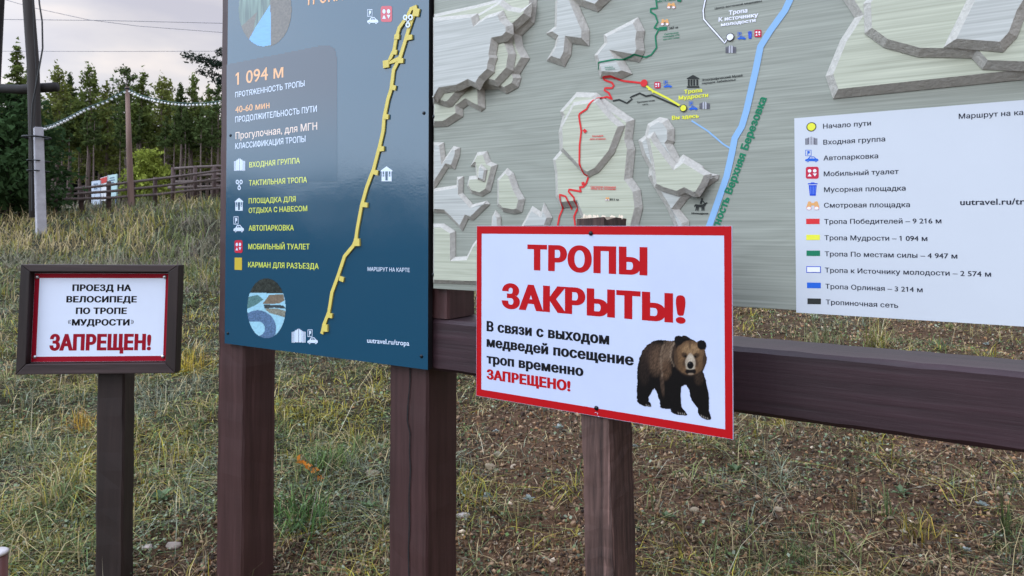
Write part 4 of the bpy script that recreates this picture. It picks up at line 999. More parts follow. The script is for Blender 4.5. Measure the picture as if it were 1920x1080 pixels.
def crown_cloud(g_, H, z0, Rm, nb, per, size, col, sparse=1.0, shape=0.75):
    cs_, limbs = [], []
    for i in range(nb):
        t = z0 + (1 - z0) * ((i + g_.random()) / nb); a = g_.random() * 6.283
        prof = (1 - (t - z0) / (1 - z0)) ** shape
        L = Rm * (prof * (0.55 + 0.6 * g_.random()) + 0.07)
        lift = 0.15 + 0.35 * g_.random()
        d = np.array([math.cos(a), math.sin(a), lift]); base = np.array([0, 0, t * H])
        limbs.append((base, base + d * L * .9))
        for q in np.linspace(0.35, 1.0, max(2, int(2 + 2 * prof))):
            c = base + d * L * q; r = 0.10 * Rm + 0.20 * L * (1.1 - .4 * q)
            m_ = max(3, int(per * (0.5 + prof) * sparse))
            p = c + g_.normal(size=(m_, 3)) * r * np.array([.62, .62, .40]); cs_.append(p)
    cs_.append(np.array([0, 0, H * .985]) + g_.normal(size=(10, 3)) * np.array([.06 * Rm, .06 * Rm, .035 * H]))
    C = np.concatenate(cs_); V, T = tris(C, size * (0.6 + 0.8 * g_.random(len(C))), g_, 0.9)
    tone = (0.55 + 0.9 * vnoise(C[:, 0] * 1.0 + 7 * C[:, 1], C[:, 2], 1.3, int(g_.integers(50))))[:, None] * (0.8 + .4 * g_.random((len(C), 1)))
    K = np.repeat(np.array(col) * tone, 3, 0)
    return V, T, K, limbs
def tree_meshes(seed, H, z0, Rm, nb, per, size, col, tr=0.11, bark=None, shape=.75, dead=8):
    g_ = np.random.default_rng(seed)
    V, T, K, limbs = crown_cloud(g_, H, z0, Rm, nb, per, size, col, shape=shape)
    mb = MB(); bx, by = g_.normal() * .12, g_.normal() * .12
    mb.tube([(0, 0, -.3), (bx * .3, by * .3, H * .3), (bx, by, H * .6), (0, 0, H * .97)], [tr * 1.25, tr, tr * .7, tr * .14], 7)
    for a, b in limbs: mb.tube([a, b], [tr * .22, tr * .06], 4, cap=False)
    for k in range(dead):
        z = H * (0.12 + (z0 - .1) * g_.random()); a = g_.random() * 6.28; L = .3 + .7 * g_.random()
        mb.tube([(0, 0, z), (math.cos(a) * L, math.sin(a) * L, z + .1 - .25 * g_.random())], [tr * .16, tr * .05], 4, cap=False)
    t = mb.build('trunk', bark or M_bark, None, True); c = mesh_np('crown', V, T, K, M_needle)
    tm, cm = t.data, c.data; bpy.data.objects.remove(t); bpy.data.objects.remove(c)
    return tm, cm
def plant_tree(name, meshes, loc, rz, sc, label, cat='tree', group=None):
    o = empty(name, loc=loc, label=label, cat=cat, group=group); o.rotation_euler = (0, 0, rz); o.scale = (sc,) * 3
    for nm, me in zip(('trunk', 'crown'), meshes):
        c = bpy.data.objects.new(nm, me); COL.objects.link(c); c.parent = o
    return o
PINE = lin(96, 108, 56); PINE2 = lin(76, 90, 52); PINE3 = lin(110, 116, 60)
protos = [tree_meshes(40 + i, 10, (.50, .36, .56, .42, .30, .46)[i], (1.15, 1.75, .95, 1.5, 1.3, 2.0)[i], 50, 13, .15, (PINE, PINE3, PINE2, PINE, PINE3, PINE2)[i], .12, None, (.95, .75, 1.05, .8, 1.0, .65)[i]) for i in range(6)]
low = [tree_meshes(60 + i, 10, .10, 1.9, 60, 13, .19, PINE2, .12, M_barkd, .85) for i in range(2)]
# front row: pixel of the top and distance, each with its own words
front = [(33, 88, 44, 'thin sparse crown standing up behind the left utility pole'), (108, 128, 46, 'bushy tip just right of the utility pole top'), (133, 142, 50, 'narrow crown between two taller bushy pines'), (168, 128, 46, 'tallest broad crown left of the slim lamp pole'),
         (200, 158, 47, 'low crown behind the upper end of the first garland'), (238, 130, 52, 'thin spire directly behind the slim pole top'), (269, 138, 47, 'narrow crown right of the slim pole over the garland'), (303, 146, 49, 'thin pointed crown over the middle of the right garland'),
         (340, 160, 46, 'rounded crown over the low point of the right garland'), (362, 146, 47, 'ragged crown two trees from the blue panel'), (391, 164, 49, 'short crown one tree from the blue panel'), (410, 160, 46, 'crown touching the left edge of the blue panel')]
for i, (px, py, Yd, words_) in enumerate(front):
    p = at(px, py, Yd); z = gh(p.x, p.y)
    plant_tree('pine_tree', protos[i % 6], (p.x, p.y, z), random.random() * 6.28, (p.z - z) / 10, 'forest edge pine, ' + words_, 'tree', 'pines of the forest edge')
rnd = random.Random(3)
for i in range(54):
    px = -150 + 720 * (i + rnd.random()) / 54; Yd = rnd.uniform(52, 66); py = 168 + rnd.uniform(-24, 34)
    p = at(px, py, Yd); z = gh(p.x, p.y)
    plant_tree('pine_tree', protos[rnd.randrange(6)], (p.x, p.y, z), rnd.random() * 6.28, (p.z - z) / 10, 'tall pine deeper in the forest behind the edge row', 'tree', 'pines deeper in the forest')
# thin bare stems at the edge, each with a small high crown
slim = [tree_meshes(140 + i, 10, .68, .8, 18, 10, .17, PINE2, .085, M_bark, .8, 16) for i in range(3)]
for i, px in enumerate((96, 117, 128, 150, 163, 178, 226, 262, 311, 327, 346, 353, 378, 398)):
    p = at(px, 215 + 8 * math.sin(i * 2.4), 43 + i % 4); z = gh(p.x, p.y)
    plant_tree('pine_tree', slim[i % 3], (p.x, p.y, z), i * 1.3, (p.z - z) / 10, 'slim bare stemmed pine with a small crown under the taller edge pines', 'tree', 'slim bare pines of the forest edge')
# near tall dark young pine at the left edge and a taller bare-topped one behind
yp = tree_meshes(81, 3.0, .02, 1.15, 70, 22, .085, lin(60, 82, 50), .06, M_barkd, .45, 0)
for px, py, Yd, lab in ((18, 172, 14.0, 'dense dark young pine at the left edge beside the concrete pole foot'), (-75, 150, 14.5, 'dense dark young pine cut off by the left edge of the picture'), (52, 262, 15.5, 'small dark young pine tucked behind the utility pole')):
    p = at(px, py, Yd); z = gh(p.x, p.y)
    plant_tree('young_pine', yp, (p.x, p.y, z), px * .1, (p.z - z) / 3.0, lab, 'tree', 'young pines by the pole')
# pine branch reaching in from a tree hidden by the blue panel
g_ = np.random.default_rng(5)
p0 = at(520, 150, 15); pine_b = empty('pine_tree', loc=(p0.x, p0.y, gh(p0.x, p0.y)), label='dark pine behind the blue panel with one branch reaching into the sky', cat='tree')
M4 = Matrix.Translation(-Vector(pine_b.location))
mb = MB(); base_ = Vector((0, 0, 0)); topz = 6.6
mb.tube([(0, 0, -.3), (.05, 0, 3), (0, 0, topz)], [.13, .11, .04], 8)
need = []
for tip, jj in (((346, 107), 0.0), ((352, 104), .2), ((372, 132), .1), ((400, 150), -.2), ((408, 98), .3), ((385, 120), 0)):
    q = M4 @ at(tip[0], tip[1], 15 + jj); r0 = Vector((0, 0, q.z - .25)) if tip[0] > 380 else Vector((0, 0, q.z - .55))
    mid = r0.lerp(q, .55) + Vector((0, 0, .04)); mb.tube([r0, mid, q], [.035, .02, .006], 5, cap=False)
    for k in range(30):
        t = .35 + .65 * k / 29; c = (r0.lerp(mid, t * 2) if t < .5 else mid.lerp(q, t * 2 - 1)); need.append(np.array(c) + g_.normal(size=(9, 3)) * .045)
for k in range(26):
    z = 2.8 + 3.6 * k / 26; a = g_.random() * 3.0 - 1.5; L = .5 + .5 * g_.random(); q = Vector((math.cos(a) * L, math.sin(a) * L, z + .15)); mb.tube([(0, 0, z), q], [.03, .008], 4, cap=False)
    for t in (.5, .7, .9, 1.0): need.append(np.array(Vector((0, 0, z)).lerp(q, t)) + g_.normal(size=(22, 3)) * .11)
need = np.concatenate(need); V, T = tris(need, .055 * (0.6 + .8 * g_.random(len(need))), g_, .5)
mb.build('trunk', M_barkd, pine_b, True); mesh_np('crown', V, T, np.repeat(np.array(lin(38, 50, 40)) * (.6 + .8 * g_.random((len(need), 1))), 3, 0), M_needle, pine_b)
# yellow-green shrub behind the fence
sh_ = tree_meshes(91, 2.0, .03, .75, 60, 22, .07, lin(136, 146, 66), .03, M_barkd, .38, 0)
p = at(276, 286, 22); z = gh(p.x, p.y); plant_tree('shrub', sh_, (p.x, p.y, z), .4, (p.z - z) / 2.0, 'yellow green leafy shrub behind the fence right of the slim pole', 'shrub')
p = at(302, 318, 22.5); z = gh(p.x, p.y); plant_tree('shrub', sh_, (p.x, p.y, z), 2.1, (p.z - z) / 2.0, 'lower yellow green shrub leaning right under the fence rails', 'shrub')
# forest mass further round, seen as one dark wood and mirrored in the blue panel
g_ = np.random.default_rng(77)
ncl = 5200; az = g_.uniform(0, 2 * math.pi, ncl); rad = g_.uniform(86, 112, ncl); x, y = np.sin(az) * rad, np.cos(az) * rad
keepm = ~((np.cos(az - R(-22)) > math.cos(R(26))) & (rad < 70))
hgt = (6.2 + 3.0 * vnoise(az * 40, rad * .2, 1.0, 3)); zz = g_.random(ncl) ** .8
C = np.stack([x, y, ground_h(x, y) * .0 + np.where(np.cos(az) > .3, ground_h(x, y), -0.5) + zz * hgt], 1)
C = np.repeat(C, 7, 0) + g_.normal(size=(ncl * 7, 3)) * np.array([1.0, 1.0, .7])
V, T = tris(C, 0.75 * (.6 + .8 * g_.random(len(C))), g_, .9)
tag(mesh_np('forest_mass', V, T, np.repeat(np.array(lin(62, 78, 50)) * (.5 + g_.random((len(C), 1))), 3, 0), M_needle), 'dark pine wood closing the view far behind the fence', None, None, 'stuff')
x = g_.uniform(-62, 8, 3600); y = g_.uniform(62, 84, 3600); C = np.stack([x, y, ground_h(x, y) + g_.random(3600) ** 1.1 * (6.5 + 2.5 * vnoise(x, y, .25, 4))], 1)
C = np.repeat(C, 6, 0) + g_.normal(size=(3600 * 6, 3)) * np.array([.7, .7, .5]); V, T = tris(C, 0.5 * (.6 + .8 * g_.random(len(C))), g_, .9)
tag(mesh_np('forest_thicket', V, T, np.repeat(np.array(lin(34, 40, 30)) * (.5 + g_.random((len(C), 1))), 3, 0), M_needle), 'undergrowth and crowns between the far pine trunks, darkened for forest shade', None, None, 'stuff')  # very dark foliage colour stands in for the shade deep in the wood

# utility pole with concrete stub
M_pole = mat('weathered pole timber', lin(62, 57, 55), 0.9, 0.4, 7, stretch=(1, 1, .08), bump=.3)
M_poled = mat('dark tarred timber', lin(40, 37, 36), 0.85, 0.4, 7)
M_conc = mat('pale concrete', lin(168, 166, 172), 0.9, 0.2, 9, bump=.2)
M_cable = mat('black cable', lin(28, 29, 31), 0.6)
YP = 12.0
pf = at(76, 418, YP); gz_ = gh(pf.x, pf.y)
up_ = empty('utility_pole', loc=(pf.x, pf.y, gz_), label='leaning grey timber utility pole tied to a pale concrete stub with a dark cross log', cat='utility pole')
MT = Matrix.Translation(-Vector(up_.location))
mb = MB(); mb.tube([MT @ at(67, 408, YP + .16), MT @ at(66, 260, YP + .12), MT @ at(62, 120, YP + .1), MT @ at(53, 0, YP + .1), MT @ at(47, -80, YP + .1)], [.098, .098, .095, .088, .082], 12); mb.build('shaft', M_pole, up_, True)
mb = MB(); c0, c1 = MT @ at(77, 425, YP - .03), MT @ at(72, 239, YP - .03)
mb.tube([c0 - Vector((0, 0, .3)), c0, c1], [.105, .102, .092], 4); mb.build('concrete_stub', M_conc, up_, bevel=.01)
for py in (258, 302, 321):
    c = MT @ at(69 if py == 258 else 72, py, YP + .03); mb = MB()
    pts = [c + Vector((math.cos(t) * (.19 if py == 258 else .11), math.sin(t) * .24, 0)) for t in np.linspace(-math.pi, math.pi, 17)]
    mb.tube(pts, .017 if py == 258 else .011, 6, cap=False).build('band', M_cable, up_, True)
mb = MB(); mb.tube([MT @ at(-40, 163, YP + .28), MT @ at(40, 168, YP + .28), MT @ at(75, 165, YP + .28), MT @ at(107, 163, YP + .28)], [.075, .085, .085, .082], 10).build('cross_log', M_poled, up_, True)
mb = MB(); mb.tube([MT @ at(q[0], q[1], YP - .15) for q in ((70, -40), (74, 8), (79, 40), (80, 90), (74, 125), (68, 160), (61, 195), (59, 240), (60, 300), (60, 395))], .013, 6, cap=False).build('cable', M_cable, up_, True)
mb = MB(); mb.tube([MT @ at(q[0], q[1], YP - .08) for q in ((60, -60), (64, 60), (68, 130), (66, 200), (64, 240), (70, 244))], .008, 5, cap=False).build('cable', M_cable, up_, True)
s0 = at(0, 430, YP + .8)
st_ = empty('utility_pole', loc=(s0.x, s0.y, gh(s0.x, s0.y)), label='dark timber strut pole cut off by the upper left corner', cat='utility pole')
MT2 = Matrix.Translation(-Vector(st_.location)); mb = MB(); mb.tube([Vector((-.6, 0, -.2)), MT2 @ at(-8, 165, YP + .3), MT2 @ at(-1, 0, YP + .25), MT2 @ at(3, -80, YP + .2)], [.09, .075, .08, .08], 10).build('shaft', M_poled, st_, True)
# slim pole
sp0 = at(246, 393, 16.3); sp = empty('light_pole', loc=(sp0.x, sp0.y, gh(sp0.x, sp0.y)), label='slim bare timber pole standing by the fence with garlands tied to its top', cat='pole')
MT = Matrix.Translation(-Vector(sp.location)); a, b = MT @ at(246, 393, 16.3), MT @ at(238.5, 163, 16.3)
MB().tube([a - Vector((0, 0, .3)), a, a.lerp(b, .5), b], [.082, .078, .062, .045], 10).build('shaft', mat('brown pole timber', lin(128, 104, 94), .9, .3, 8, stretch=(1, 1, .1)), sp, True)
MB().tube([b - Vector((0, 0, .06)), b - Vector((0, 0, .02))], .058, 10).build('collar', M_cable, sp, True)
# light garlands
M_bulb = mat('unlit frosted bulb', (.85, .87, .88), .25, spec=.6)
def ball(c, r, n=10, k=6):
    vs, fs = [(c.x, c.y, c.z + r)], []
    for j in range(1, k):
        for i in range(n):
            t, f = math.pi * j / k, 2 * math.pi * i / n; vs.append((c.x + r * math.sin(t) * math.cos(f), c.y + r * math.sin(t) * math.sin(f), c.z + r * math.cos(t)))
    vs.append((c.x, c.y, c.z - r))
    for i in range(n): fs.append((0, 1 + i, 1 + (i + 1) % n)); fs.append((len(vs) - 1, 1 + (k - 2) * n + (i + 1) % n, 1 + (k - 2) * n + i))
    for j in range(k - 2):
        for i in range(n): fs.append((1 + j * n + i, 1 + (j + 1) * n + i, 1 + (j + 1) * n + (i + 1) % n, 1 + j * n + (i + 1) % n))
    return vs, fs
def garland(pts, nb, label):
    P = [at(*q) for q in pts]; o = empty('light_garland', loc=tuple(P[0]), label=label, cat='string lights', group='bulb garlands by the fence')
    P = [p - P[0] for p in P]; seg = [0]
    for a, b in zip(P, P[1:]): seg.append(seg[-1] + (b - a).length)
    MB().tube(P, .012, 5, cap=False).build('cable', mat('green garland cable', lin(40, 74, 66), .6), o, True)
    me = None
    for i in range(nb):
        d = seg[-1] * (i + .5) / nb; j = max(k for k in range(len(seg) - 1) if seg[k] <= d); t = (d - seg[j]) / (seg[j + 1] - seg[j])
        c = P[j].lerp(P[j + 1], t) - Vector((0, 0, .045))
        if me is None:
            vs, fs = ball(Vector((0, 0, 0)), .027); ob = MB().add(vs, fs).build('bulb', M_bulb, o, True); me = ob.data
        else: ob = bpy.data.objects.new('bulb', me); COL.objects.link(ob); ob.parent = o
        ob.location = c
garland([(82, 238, 12.0), (100, 233, 12.6), (128, 220, 13.5), (160, 203, 14.5), (200, 188, 15.4), (238, 168, 16.3)], 22, 'white bulb garland rising from the concrete stub to the slim pole')
garland([(240, 167, 16.3), (262, 178, 16.2), (290, 186, 16.0), (320, 191.5, 15.9), (350, 194, 15.8), (385, 193, 15.7), (418, 189, 15.6), (460, 176, 15.4), (520, 150, 15.2)], 44, 'white bulb garland sagging from the slim pole towards the blue panel')
# overhead wires
M_wire = mat('overhead wire', lin(120, 118, 126), .6)
for pts, lab in ((((-30, 36, 30), (200, 38.5, 30), (430, 44, 30), (700, 52, 30)), 'thin overhead wire, the middle one crossing the sky nearly level'), (((-30, -12, 34), (60, 14, 34), (165, 37, 34), (260, 49, 34), (430, 62, 34), (700, 74, 34)), 'thin overhead wire slanting down across the two level ones'), (((-30, 96, 38), (200, 96.5, 38), (430, 96, 38), (700, 95, 38)), 'thin overhead wire, the lowest one just above the treetops')):
    P = [at(*q) for q in pts]; o = MB().tube([p - P[0] for p in P], .013, 5, cap=False).build('overhead_wire', M_wire, None, True); o.location = P[0]; tag(o, lab, 'wire', 'overhead wires')
# fences
M_fence = mat('dark weathered fence timber', lin(78, 62, 58), .9, .35, 9)
M_rail = mat('grey brown fence rail', lin(104, 92, 88), .9, .35, 9)
def fence(label, posts, rails, rp=.055, rr=.035):
    f0 = at(*posts[0][:3]); o = empty('timber_fence', loc=(f0.x, f0.y, gh(f0.x, f0.y)), label=label, cat='fence'); MT = Matrix.Translation(-Vector(o.location))
    for px, py, Yd, pb in posts:
        t = at(px, py, Yd); MB().tube([MT @ Vector((t.x, t.y, gh(t.x, t.y) - .2)), MT @ t], [rp, rp * .9], 8).build('post', M_fence, o, True)
    for r_ in rails: MB().tube([MT @ at(*q) for q in r_], rr, 6).build('rail', M_rail, o, True)
    return o
fence('long low rail fence climbing from the concrete stub to the right past the slim pole', [(105, 352, 15.2, 0), (153, 348, 15.6, 0), (204, 340, 16.0, 0), (250, 338, 16.5, 0), (291, 332, 17.0, 0), (325, 324, 17.4, 0), (366, 312, 17.8, 0), (402, 312, 18.0, 0), (40, 360, 14.8, 0)],
      [[(20, 362, 14.6), (105, 356, 15.1), (153, 353, 15.5), (204, 347, 15.9), (250, 341, 16.4), (291, 336, 16.9), (340, 330, 17.4), (420, 319, 17.9)], [(20, 371, 14.6), (105, 366, 15.1), (204, 359, 15.9), (291, 350, 16.9), (360, 342, 17.6), (420, 334, 17.9)], [(20, 378, 14.6), (105, 374, 15.1), (204, 371, 15.9), (291, 365, 16.9), (360, 357, 17.6), (420, 352, 17.9)]])
fence('taller dark handrail platform behind the fence next to the blue panel', [(325, 314, 20.5, 0), (366, 311, 20.6, 0), (408, 309, 20.7, 0), (450, 307, 20.8, 0)],
      [[(327, 316, 20.45), (366, 313.5, 20.55), (470, 309, 20.8)], [(327, 331, 20.45), (470, 324, 20.8)], [(327, 341, 20.45), (470, 338, 20.8)], [(315, 352, 20.45), (470, 347, 20.8)]], .07, .045)
# three printed stands in front of the wood
M_std = mat('white stand sheet', (.78, .79, .82), .5, .05, 3); M_stb = mat('pale blue stand sheet', lin(196, 208, 224), .5, .05, 3); M_strd = mat('red stand sheet', lin(196, 62, 58), .5, .05, 3); M_stt = mat('pale teal stand sheet', lin(186, 214, 216), .5, .05, 3)
M_stk = mat('grey print on stands', lin(92, 112, 140), .6)
for (x0, x1, t0_, t1_, b0_, Yd, mm, hd, lab) in ((171.5, 187.5, 340, 338, 384, 20.0, M_stb, None, 'pale blue printed stand, leftmost of three behind the fence'), (187.8, 201, 334, 330, 377, 20.6, M_std, M_strd, 'white printed stand with a red top, middle of three behind the fence'), (201.3, 219, 329, 326, 372, 21.2, M_stt, None, 'pale teal printed stand, rightmost of three behind the fence')):
    a, b, c, d = at(x0, b0_, Yd), at(x1, b0_ - 1, Yd), at(x1, t1_, Yd), at(x0, t0_, Yd); gb = gh(a.x, a.y)
    o = empty('printed_stand', loc=(a.x, a.y, gb), label=lab, cat='display stand', group='printed stands behind the fence'); MT = Matrix.Translation(-Vector(o.location))
    dy = Vector((0, .06, 0)); mb = MB(); q = [MT @ v for v in (a, b, c, d)]
    mb.add(q + [v + dy for v in q], [(0, 1, 2, 3), (7, 6, 5, 4), (0, 4, 5, 1), (1, 5, 6, 2), (2, 6, 7, 3), (3, 7, 4, 0)]).build('sheet', mm, o)
    f_ = Vector((0, -.006, 0)); L_ = lambda s, t: q[0].lerp(q[1], s).lerp(q[3].lerp(q[2], s), t) + f_
    if hd: MB().add([L_(.02, .74), L_(.98, .74), L_(.98, .98), L_(.02, .98)], [(0, 1, 2, 3)]).build('header', hd, o)
    else:
        for k, (s0_, s1_) in enumerate(((.25, .75), (.18, .82), (.3, .7))):
            tt = .84 - .1 * k; MB().add([L_(s0_, tt), L_(s1_, tt), L_(s1_, tt + .045), L_(s0_, tt + .045)], [(0, 1, 2, 3)]).build('text_block', M_stk, o)
    for s in (.1, .9):
        ft = q[0].lerp(q[1], s) + Vector((0, .03, 0)); MB().tube([Vector((ft.x, ft.y, -.1)), ft], .025, 6).build('leg', M_stk, o)

# ------------------------------------------------------------------ hillside cover
M_grass = mat('grass blades', (.1, .1, .05), .6, attr=True, trans=.3, spec=.25)
M_leaf = mat('small herb leaves', (.1, .1, .05), .65, attr=True, trans=.2, spec=.2)
def scatter(k, y0, y1, wid=0.86, p=1.0):
    u = rng.random(k); y = y0 * (y1 / y0) ** (u ** p); x = (rng.random(k) * 2.15 - 1.25) * wid / .86 * y
    return x, y
def in_view(x, y):
    """drop what stands outside the frame by a wide margin"""
    return np.abs(x) < .86 * y + .3
def blades(x, y, L, w, col, lean=.5, curl=.6):
    k = len(x); z = ground_h(x, y) - .004; a = rng.random(k) * 6.283; d = np.stack([np.cos(a), np.sin(a)], 1)
    ln = lean * rng.random(k) ** 1.2; s = np.stack([-d[:, 1], d[:, 0]], 1) * (w * .5)[:, None]
    B = np.stack([x, y, z], 1)
    def pt_(f, bend): 
        r = L * f * ln * (0.5 + bend * f); return B + np.stack([d[:, 0] * r, d[:, 1] * r, L * f * np.sqrt(np.clip(1 - (ln * (.35 + .5 * bend * f)) ** 2, .08, 1))], 1)
    m_, t_ = pt_(.55, curl), pt_(1.0, curl * 1.6)
    S3 = np.concatenate([s, np.zeros((k, 1))], 1)
    V = np.stack([B + S3, B - S3, m_ + S3 * .75, m_ - S3 * .75, t_], 1).reshape(-1, 3)
    o = (np.arange(k) * 5)[:, None]
    T = np.concatenate([o + np.array([[0, 1, 3]]), o + np.array([[0, 3, 2]]), o + np.array([[2, 3, 4]])])
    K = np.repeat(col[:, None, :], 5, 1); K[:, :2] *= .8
    return V, T, K.reshape(-1, 3)
def pick(k, pal, wts):
    i = rng.choice(len(pal), k, p=np.array(wts) / sum(wts)); return np.array([lin(*c) for c in pal])[i] * (.35 + 1.35 * rng.random((k, 1)) ** 1.2)
STRAW, GREEN, GREY, YELLOW, OLIVE, DRY, RUST = (176, 158, 116), (92, 112, 66), (128, 134, 112), (164, 152, 62), (116, 118, 70), (138, 116, 88), (142, 100, 66)
# near and middle slope, in low tangled tufts
VV, TT, KK, off = [], [], [], 0
def push(V, T, K):
    global off
    VV.append(V); TT.append(T + off); KK.append(K); off += len(V)
cx_, cy_ = scatter(27000, 1.9, 10.0)
keep = rng.random(len(cx_)) < np.clip(1.05 - 1.05 * soil_mask(cx_, cy_), .05, 1) * np.clip(1.7 * fbm(cx_, cy_, 2.2, 12) - .15, .08, 1); cx_, cy_ = cx_[keep], cy_[keep]
nb_ = (4 + 12 * rng.random(len(cx_)) ** 1.5).astype(int); ii = np.repeat(np.arange(len(cx_)), nb_)
spec_ = np.clip((fbm(cx_, cy_, 2.6, 41, 3) - .5) * 2.6 + .45 + rng.normal(size=len(cx_)) * .28, 0, .999)
pal_ = np.array([lin(*c) for c in (GREY, GREEN, (128, 136, 80), OLIVE, STRAW, GREEN, YELLOW)]); ct = pal_[(spec_ * 7).astype(int)] * (.7 + .6 * rng.random((len(cx_), 1)))
rad_ = .012 + .05 * rng.random(len(cx_))
bx_, by_ = cx_[ii] + rng.normal(size=len(ii)) * rad_[ii], cy_[ii] + rng.normal(size=len(ii)) * rad_[ii]
Lc = .03 + .10 * rng.random(len(cx_)) ** 2.2; L = Lc[ii] * (.5 + .9 * rng.random(len(ii)))
mix_ = rng.random((len(ii), 1)); colb = ct[ii] * (.35 + 1.25 * rng.random((len(ii), 1))); colb = np.where(mix_ < .16, np.array(lin(*STRAW)) * (.8 + .8 * rng.random((len(ii), 1))), colb)
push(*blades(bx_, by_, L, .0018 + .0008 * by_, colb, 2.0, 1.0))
# long thin dry stalks
x, y = scatter(2300, 2.0, 8); k = rng.random(len(x)) < (1.05 - .85 * soil_mask(x, y)); x, y = x[k], y[k]
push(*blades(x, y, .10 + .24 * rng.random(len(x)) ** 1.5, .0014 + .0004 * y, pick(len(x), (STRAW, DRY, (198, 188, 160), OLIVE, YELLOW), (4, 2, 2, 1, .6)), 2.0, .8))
# litter of short dry bits, everywhere
x, y = scatter(105000, 1.9, 9)
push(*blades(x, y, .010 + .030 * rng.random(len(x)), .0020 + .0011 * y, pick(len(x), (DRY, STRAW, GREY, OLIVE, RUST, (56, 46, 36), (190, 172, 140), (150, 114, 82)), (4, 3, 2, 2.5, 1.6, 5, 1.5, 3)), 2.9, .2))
# far meadow under the fence
x, y = scatter(60000, 7.0, 21, .80, .9); k = (x < -.2 * y) | (rng.random(len(x)) < .25); x, y = x[k], y[k]
cl = np.clip((fbm(x, y, 1.0, 51, 3) - .5) * 2.4 + .5 + rng.normal(size=len(x)) * .13, 0, .999)
pm = np.array([lin(*c) for c in ((132, 128, 104), (124, 110, 98), OLIVE, (108, 118, 70), (128, 134, 104), (152, 144, 70), STRAW)])
colm = pm[(cl * 7).astype(int)] * (.65 + .7 * rng.random((len(x), 1)))
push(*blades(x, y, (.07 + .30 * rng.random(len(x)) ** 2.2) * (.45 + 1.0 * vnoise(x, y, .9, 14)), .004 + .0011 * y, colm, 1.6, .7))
go_ = mesh_np('grass', np.concatenate(VV), np.concatenate(TT), np.concatenate(KK), M_grass)
tag(go_, 'mixed grey, straw and green grass covering the hillside', None, None, 'stuff')
# small herb leaves close to the soil
x, y = scatter(180000, 1.9, 10); k = rng.random(len(x)) < np.clip(1.0 - .92 * soil_mask(x, y), .05, 1) * (.25 + 1.1 * vnoise(x, y, 2.2, 22)); x, y = x[k], y[k]; k = len(x)
c = np.stack([x, y, ground_h(x, y) + .006 + .03 * rng.random(k)], 1); a = rng.random(k) * 6.283; L = (.006 + .013 * rng.random(k)) * (.7 + .12 * y); t = rng.random(k) * .9 - .25
d = np.stack([np.cos(a) * np.cos(t), np.sin(a) * np.cos(t), np.sin(t)], 1) * L[:, None]; s = np.stack([-np.sin(a), np.cos(a), rng.normal(size=k) * .4], 1) * (L * .38)[:, None]
V = np.stack([c, c + d * .5 + s, c + d, c + d * .5 - s], 1).reshape(-1, 3); T = np.arange(4 * k).reshape(k, 4)
K = np.repeat(pick(k, (GREEN, GREY, (104, 116, 84), OLIVE, (70, 84, 52)), (3, 3, 3, 2, 2)), 4, 0)
tag(mesh_np('ground_cover', V, T, K, M_leaf), 'low small leaved herbs between the grass', None, None, 'stuff')
# gravel and dry litter on the soil
x, y = scatter(145000, 1.9, 9); k = rng.random(len(x)) < np.clip(.04 + soil_mask(x, y), 0, 1) * (.4 + .8 * vnoise(x, y, 3, 33)); x, y = x[k], y[k]; k = len(x)
r = (.0030 + .0090 * rng.random(k) ** 2.6) * (.75 + .12 * y); O = np.array([[1, 0, 0], [-1, 0, 0], [0, 1, 0], [0, -1, 0], [0, 0, .7], [0, 0, -.7]])
a = rng.random(k) * 6.283; sc3 = r[:, None] * (.6 + .8 * rng.random((k, 3)))
V = O[None] * sc3[:, None]; V = V + rng.normal(size=V.shape) * (r * .22)[:, None, None]
V = np.stack([V[..., 0] * np.cos(a)[:, None] - V[..., 1] * np.sin(a)[:, None], V[..., 0] * np.sin(a)[:, None] + V[..., 1] * np.cos(a)[:, None], V[..., 2]], -1) + np.stack([x, y, ground_h(x, y) + r * .25], 1)[:, None]
F = np.array([[0, 2, 4], [2, 1, 4], [1, 3, 4], [3, 0, 4], [2, 0, 5], [1, 2, 5], [3, 1, 5], [0, 3, 5]]); T = (F[None] + (np.arange(k) * 6)[:, None, None]).reshape(-1, 3)
K = np.repeat(pick(k, ((128, 104, 82), (150, 124, 98), (104, 86, 72), (66, 52, 44), (176, 158, 136), (140, 106, 76)), (4, 3, 3, 4, .5, 3)), 6, 0)
M_grav = mat('gravel', (.2, .18, .15), .9, attr=True, spec=.2)
tag(mesh_np('gravel', V.reshape(-1, 3), T, K, M_grav), 'brown gravel and grit on the bare slope', None, None, 'stuff')

# ------------------------------------------------------------------ single plants and stones
def on_ground(px, py):
    d = ray(px, py); lo = None
    for i in range(900):
        t = 1.5 + i * .02; p = Vector((0, 0, EYE)) + d * t
        if p.z < gh(p.x, p.y): return Vector((p.x, p.y, gh(p.x, p.y)))
    return Vector((0, 0, EYE)) + d * 6
def tuft(name, px, py, L, n, w, cols, label, cat, lean=.8, rad=.03, group=None, curl=.8):
    c = on_ground(px, py); x = c.x + rng.normal(size=n) * rad; y = c.y + rng.normal(size=n) * rad
    V, T, K = blades(x, y, L * (.55 + .6 * rng.random(n)), np.full(n, w), pick(n, cols, [1] * len(cols)), lean, curl)
    o = mesh_np(name, V - np.array(c), T, K, M_grass); o.location = c; return tag(o, label, cat, group)
tuft('grass_tuft', 110, 950, .26, 90, .0042, ((104, 120, 74), (126, 132, 88), STRAW), 'big arching green grass tuft at the lower left, left of the notice post', 'grass tuft', 1.3, .05, None, 1.1)
tuft('grass_tuft', 350, 700, .20, 120, .0045, ((186, 168, 66), (160, 150, 60), (176, 146, 60)), 'yellow drooping grass tuft between the notice and the left post', 'grass tuft', 1.5, .06, None, 1.2)
